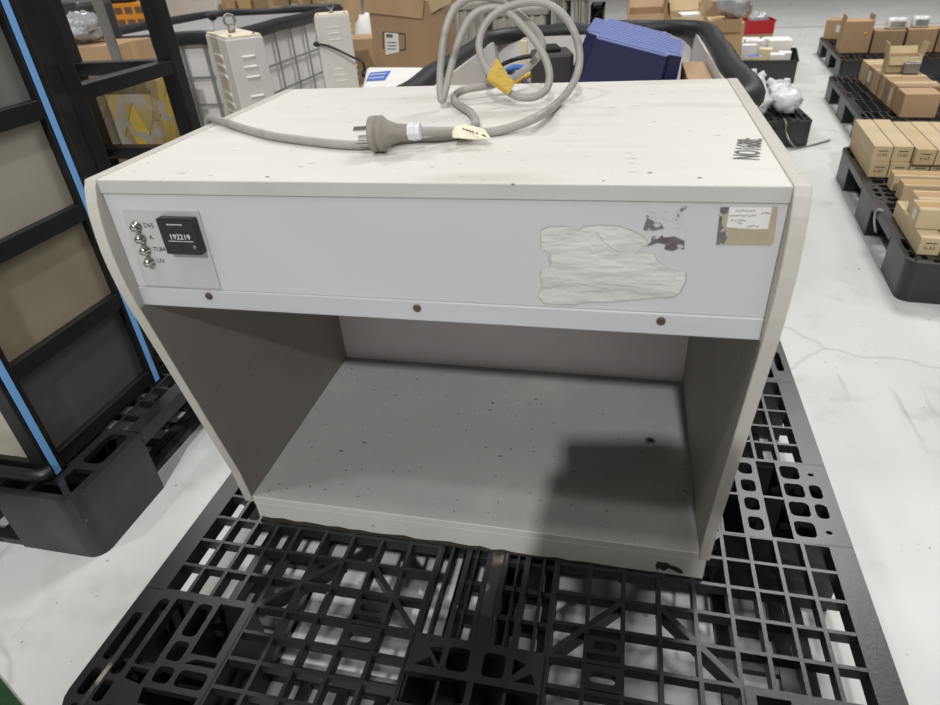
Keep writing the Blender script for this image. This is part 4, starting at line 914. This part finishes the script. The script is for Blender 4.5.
# red basket sits on a carton
hb = rb.z-.03
carton('low carton carrying the red basket', rb.x, 5.15, .20, .20, max(.05, hb), .05, 0, 'kraft1', None, tape=False)
RB.location.z = max(.05, hb)+.001
o = obj('plastic_bag', blob((rb.x,5.15,RB.location.z+.075), .07,.06,.06, 21), 'film_grey'); tag(o, 'clear plastic bag inside the red basket', 'plastic bag')

# ------------------------------------------------------------------ behind the left bin
A = px(174,14,y=4.75); B = px(218,14,y=4.75)
wc = thing('metal_cabinet', 'white sheet metal cabinet behind the left bin', 'cabinet', ((A.x+B.x)/2,5.0,0))
obj('body', MB().box((A.x-.05,4.75,0), (B.x,5.2,.80)), 'grey_cab', wc, .005)
labs = ['brown carton at the far left of the row behind the left bin', 'dark brown carton second in the row behind the left bin', 'brown carton third in the row, pale patch on its front', 'reddish brown carton fourth in the row behind the left bin', 'brown carton with a raised flap above the right louvred box']
us = [(222,236),(238,252),(254,290),(292,312),(313,345)]
for (u0, u1), lb_, mt in zip(us, labs, ('kraft0','kraft1','kraft2','kraft2','kraft0')):
    A = px(u0,14,y=4.75); B = px(u1,14,y=4.75); o = carton(lb_, (A.x+B.x)/2, 4.95, B.x-A.x-.01, .36, .68, 0, 0, mt, 'cartons in a row behind the left bin', True)
    if 'patch' in lb_: obj('pale_patch', quadp([px(272,6,y=4.77), px(270,12,y=4.77), px(285,12,y=4.77), px(284,6,y=4.77)], -.004), 'kraft4', o)
    if 'fourth' in lb_: obj('paper_label', quadp([px(291,4,y=4.77), px(292,9,y=4.77), px(297,9,y=4.77), px(297,4,y=4.77)], -.004), 'paper', o)
    if 'flap' in lb_: obj('flap', quadp([px(318,1,y=4.6), px(320,5,y=4.6), px(350,7,y=4.6), px(345,0,y=4.6)], 0, .004), 'kraft3', o)
A = px(222,3,y=4.7); B = px(236,7,y=4.7)
# left: bag, carton, orange tools, beyond the racks
A = px(62,62,y=1.95); B = px(112,62,y=1.95)
lc = carton('pale brown carton with red print beyond the open rack', (A.x+B.x)/2, 2.09, B.x-A.x+.03, .26, px(85,47,y=1.95).z, 0, 0, 'kraft0', None)
obj('red_print', quadp([px(73,50,y=1.97), px(74,58,y=1.97), px(84,57,y=1.97), px(82,49,y=1.97)], -.004), 'red_line', lc)
hz_ = px(85,47,y=1.95).z
c = px(78,33,y=2.05); o = obj('plastic_bag', blob((c.x,2.09,hz_+.06), .095,.10,.058, 31), 'film_grey'); tag(o, 'grey clear plastic bag on the carton beyond the open rack', 'plastic bag')
c = px(66,10,y=2.9); tag(obj('grey_case', MB().box((px(50,10,y=2.36).x,2.36,0), (px(80,10,y=2.36).x,2.60,px(66,2,y=2.4).z)), 'dark_grey', None, .02), 'dark grey plastic case behind the grey plastic bag', 'case')
A = px(104,26,y=4.3); B = px(155,26,y=4.3); zt = px(130,3,y=4.3).z
oc = thing('orange_crate', 'orange plastic crate with slots beyond the left bin', 'crate', ((A.x+B.x)/2,4.5,0))
m = MB().box((A.x,4.35,0), (B.x,4.47,zt)); obj('body', m, 'orange', oc, .006)
m = MB()
for i in range(5):
    for j in range(3): xx = A.x+(B.x-A.x)*(i+.5)/5; z = zt-.05-.085*j; obj('slot', MB().box((xx-.035,4.345,z-.025), (xx+.03,4.3505,z+.02)), 'kraft_dark', oc)
tag(obj('black_bundle', MB().box((A.x-.15,4.36,zt+.001), (A.x+.28,4.46,zt+.12)), 'black_plastic', None, .03), 'black bundle lying on the orange crate', 'bundle')
tag(obj('card_sheet', MB().box((-1.13,1.12,.6605), (-.90,1.22,.675)), 'kraft4', None, .002), 'pale card sheet lying on the yellow taped parcel', 'card')

# ------------------------------------------------------------------ the photographer, just outside the frame
def skin(name, nodes, edges, mat, root, parent, k=1, sub=2):
    me = bpy.data.meshes.new(name); ks = list(nodes); idx = {q: i for i, q in enumerate(ks)}
    me.from_pydata([nodes[q][0] for q in ks], [(idx[a], idx[b]) for a, b in edges], []); me.materials.append(M[mat])
    o = bpy.data.objects.new(name, me); COL.objects.link(o); o.parent = parent
    inv = world_of(parent).inverted() if parent else Matrix()
    for v in me.vertices: v.co = inv @ v.co
    m = o.modifiers.new('skin', 'SKIN'); m.use_smooth_shade = True
    for q, sv in zip(ks, me.skin_vertices[0].data):
        r = nodes[q][1]; sv.radius = (r*k, r*k) if not isinstance(r, tuple) else (r[0]*k, r[1]*k); sv.use_root = q == root
    d = o.modifiers.new('smooth', 'SUBSURF'); d.levels = sub; d.render_levels = sub
    return o
M['skin'] = pmat('skin', (206,160,132), .5, .04, 20); M['jacket'] = pmat('navy work jacket', (40,48,66), .8, .1, 30); M['trousers'] = pmat('grey work trousers', (70,70,72), .85, .1, 30); M['hair'] = pmat('dark hair', (30,24,20), .6, .2, 80); M['shoe'] = pmat('black shoe', (28,28,28), .6, .1, 20)
per = thing('person', 'person in a navy work jacket crouching in front of the cabinet, holding up a phone', 'person', (.75,-1.22,0))
L_ = lambda x, y, z: CAM + RM @ Vector((x, y, z))            # positions on the phone, which looks along the camera's view
hR, hL = L_(.155,-.035,.030), L_(-.014,-.075,.028)
N = {'pelvis':((.75,-1.42,.60),(.15,.12)), 'spine':((.75,-1.33,.82),(.135,.11)), 'chest':((.75,-1.20,1.00),(.15,.115)), 'neck':((.74,-1.09,1.12),.058), 'jaw':((.735,-1.01,1.175),(.062,.068)), 'skull':((.735,-.995,1.245),(.078,.09)), 'crown':((.735,-.99,1.30),.05), 'nose':((.728,-.91,1.215),.014),
 'shoulderL':((.585,-1.17,1.03),.062), 'elbowL':((.50,-.98,.80),.043), 'wristL':(tuple(hL+RM @ Vector((-.02,-.06,.03))),.027),
 'shoulderR':((.915,-1.17,1.03),.062), 'elbowR':((.92,-.93,.82),.043), 'wristR':(tuple(hR+RM @ Vector((.05,-.035,.03))),.027),
 'hipL':((.645,-1.40,.57),.095), 'kneeL':((.58,-1.06,.56),.065), 'calfL':((.60,-1.19,.33),.058), 'ankleL':((.61,-1.27,.085),.038), 'toeL':((.59,-1.06,.035),.034),
 'hipR':((.855,-1.40,.57),.095), 'kneeR':((.92,-1.06,.56),.065), 'calfR':((.90,-1.19,.33),.058), 'ankleR':((.89,-1.27,.085),.038), 'toeR':((.91,-1.06,.035),.034)}
for q in list(N):
    if not q.startswith('wrist'): p_ = N[q][0]; N[q] = ((p_[0]-.085, p_[1], p_[2]-(.045 if q in ('jaw','skull','crown','nose','neck') else 0)), N[q][1])
E_ = [('pelvis','spine'),('spine','chest'),('chest','neck'),('neck','jaw'),('jaw','skull'),('skull','crown'),('jaw','nose')]
for sd in 'LR': E_ += [('chest','shoulder'+sd),('shoulder'+sd,'elbow'+sd),('elbow'+sd,'wrist'+sd),('pelvis','hip'+sd),('hip'+sd,'knee'+sd),('knee'+sd,'calf'+sd),('calf'+sd,'ankle'+sd),('ankle'+sd,'toe'+sd)]
for sd, hp, sg in (('L',hL,-1),('R',hR,1)):
    base = Vector(N['wrist'+sd][0]); N['palm'+sd] = (tuple(hp), .026); E_.append(('wrist'+sd,'palm'+sd))
    for f in range(4):      # fingers reach round behind the phone's end and curl over its back
        o1 = hp+RM @ Vector((sg*.012, .030-.020*f, -.016)); o2 = o1+RM @ Vector((-sg*.006,.004,-.020)); o3 = o2+RM @ Vector((-sg*(.022-.003*abs(f-1)),.003,-.006))
        for q, p_, r in (('a',o1,.0095),('b',o2,.0085),('c',o3,.0075)): N[f'finger{sd}{f}{q}'] = (tuple(p_), r)
        E_ += [('palm'+sd,f'finger{sd}{f}a'),(f'finger{sd}{f}a',f'finger{sd}{f}b'),(f'finger{sd}{f}b',f'finger{sd}{f}c')]
    o1 = hp+RM @ Vector((-sg*.018,.012,.004)); o2 = o1+RM @ Vector((-sg*.022,.018,-.006))
    N['thumb'+sd+'a'] = (tuple(o1), .011); N['thumb'+sd+'b'] = (tuple(o2), .009); E_ += [('palm'+sd,'thumb'+sd+'a'),('thumb'+sd+'a','thumb'+sd+'b')]
thin = {q: (p_, (tuple(c*.62 for c in r) if isinstance(r, tuple) else r*.62) if q[:5] in ('pelvi','spine','chest','shoul','elbow','hipL','hipR','kneeL','kneeR','calfL','calfR') else r) for q, (p_, r) in N.items()}
skin('body', thin, E_, 'skin', 'pelvis', per)
sub_ = lambda ks: {q: N[q] for q in ks}
jk = ['pelvis','spine','chest']+[a+b for a in ('shoulder','elbow') for b in 'LR']
J = sub_(jk); J['collar'] = (tuple(Vector(N['chest'][0]).lerp(Vector(N['neck'][0]), .75)), .066)
for sd in 'LR': J['skirt'+sd] = (tuple(Vector(N['pelvis'][0]).lerp(Vector(N['hip'+sd][0]), .7)), .10)
for sd in 'LR': J['cuff'+sd] = (tuple(Vector(N['elbow'+sd][0]).lerp(Vector(N['wrist'+sd][0]), .9)), .033)
skin('jacket', J, [('pelvis','spine'),('spine','chest'),('chest','collar'),('pelvis','skirtL'),('pelvis','skirtR')]+[e for sd in 'LR' for e in (('chest','shoulder'+sd),('shoulder'+sd,'elbow'+sd),('elbow'+sd,'cuff'+sd))], 'jacket', 'pelvis', per, 1.14)
tk = ['pelvis']+[a+b for a in ('hip','knee','calf') for b in 'LR']; J = sub_(tk); J['waist'] = (tuple(Vector(N['pelvis'][0]).lerp(Vector(N['spine'][0]), .45)), (.142,.115))
for sd in 'LR': J['hem'+sd] = (tuple(Vector(N['calf'+sd][0]).lerp(Vector(N['ankle'+sd][0]), .9)), .050)
skin('trousers', J, [('pelvis','waist')]+[e for sd in 'LR' for e in (('pelvis','hip'+sd),('hip'+sd,'knee'+sd),('knee'+sd,'calf'+sd),('calf'+sd,'hem'+sd))], 'trousers', 'pelvis', per, 1.12)
for sd in 'LR':
    a_ = Vector(N['ankle'+sd][0]); t_e = Vector(N['toe'+sd][0])
    skin('shoe', {'heel':((a_.x,a_.y-.03,.047),.045), 'mid':(((a_.x+t_e.x)/2,(a_.y+t_e.y)/2,.046),.045), 'tip':((t_e.x,t_e.y+.02,.041),.040)}, [('heel','mid'),('mid','tip')], 'shoe', 'mid', per)
obj('hair', blob((.65,-1.035,1.217), .094,.098,.095, 5, k=.02), 'hair', per)
for sx in (-1, 1):
    c_ = (.65+sx*.030,-.918,1.20); m = MB(); m.lathe([(.001,-.011),(.008,-.008),(.011,0),(.008,.008),(.001,.011)], 12, Matrix.Translation(c_)); obj('eye', m, 'white_print', per)
m = MB().prism([rr(-.014,-.062,.148,.014,.010,4)], .006, .0145, Matrix.Translation(CAM) @ RM.to_4x4())
tag(obj('phone', m, 'black_plastic', None, .001), 'black phone held level in front of the cabinet by the crouching person', 'phone')

# ------------------------------------------------------------------ light
w = bpy.data.worlds.new('world'); S.world = w; w.use_nodes = True
w.node_tree.nodes['Background'].inputs[0].default_value = (1,.93,.87,1); w.node_tree.nodes['Background'].inputs[1].default_value = .14
def area(name, loc, target, sx, sy, power, col=(1,1,1)):
    l = bpy.data.lights.new(name, 'AREA'); l.shape = 'RECTANGLE'; l.size = sx; l.size_y = sy; l.energy = power; l.color = col
    o = bpy.data.objects.new(name, l); COL.objects.link(o); o.location = loc
    o.rotation_euler = (Vector(target)-Vector(loc)).to_track_quat('-Z', 'Y').to_euler(); return o
area('ceiling_lamp_front', (.88,-5.75,5.5), (.4,.2,.3), .2, .2, 350, (1,1,.99))
area('ceiling_lamp_over', (.1,-1.1,6.2), (.1,-1.1,0), .5, .5, 62, (1,.99,.97))
area('ceiling_lamp_back', (2.7,5.2,5.6), (2.2,4.4,0), 1.6, 1.6, 265, (1,.99,.97))
area('ceiling_lamp_left', (-3.5,5.2,6.0), (-3.0,4.4,0), 1.0, 1.0, 170, (1,.99,.97))
area('ceiling_lamp_right', (5.5,1.0,6.0), (4.5,1.2,0), 1.0, 1.0, 60, (1,.99,.97))
area('fill_light_front_left', (-2.2,-2.0,6.0), (-1.6,-1.4,0), .4, .4, 66, (1,1,.99))  # added fill light, brightens the floor between the pallets and the right inner wall
S.view_settings.view_transform = 'Standard'; S.view_settings.look = 'None'; S.view_settings.gamma = 1; S.view_settings.exposure = .0
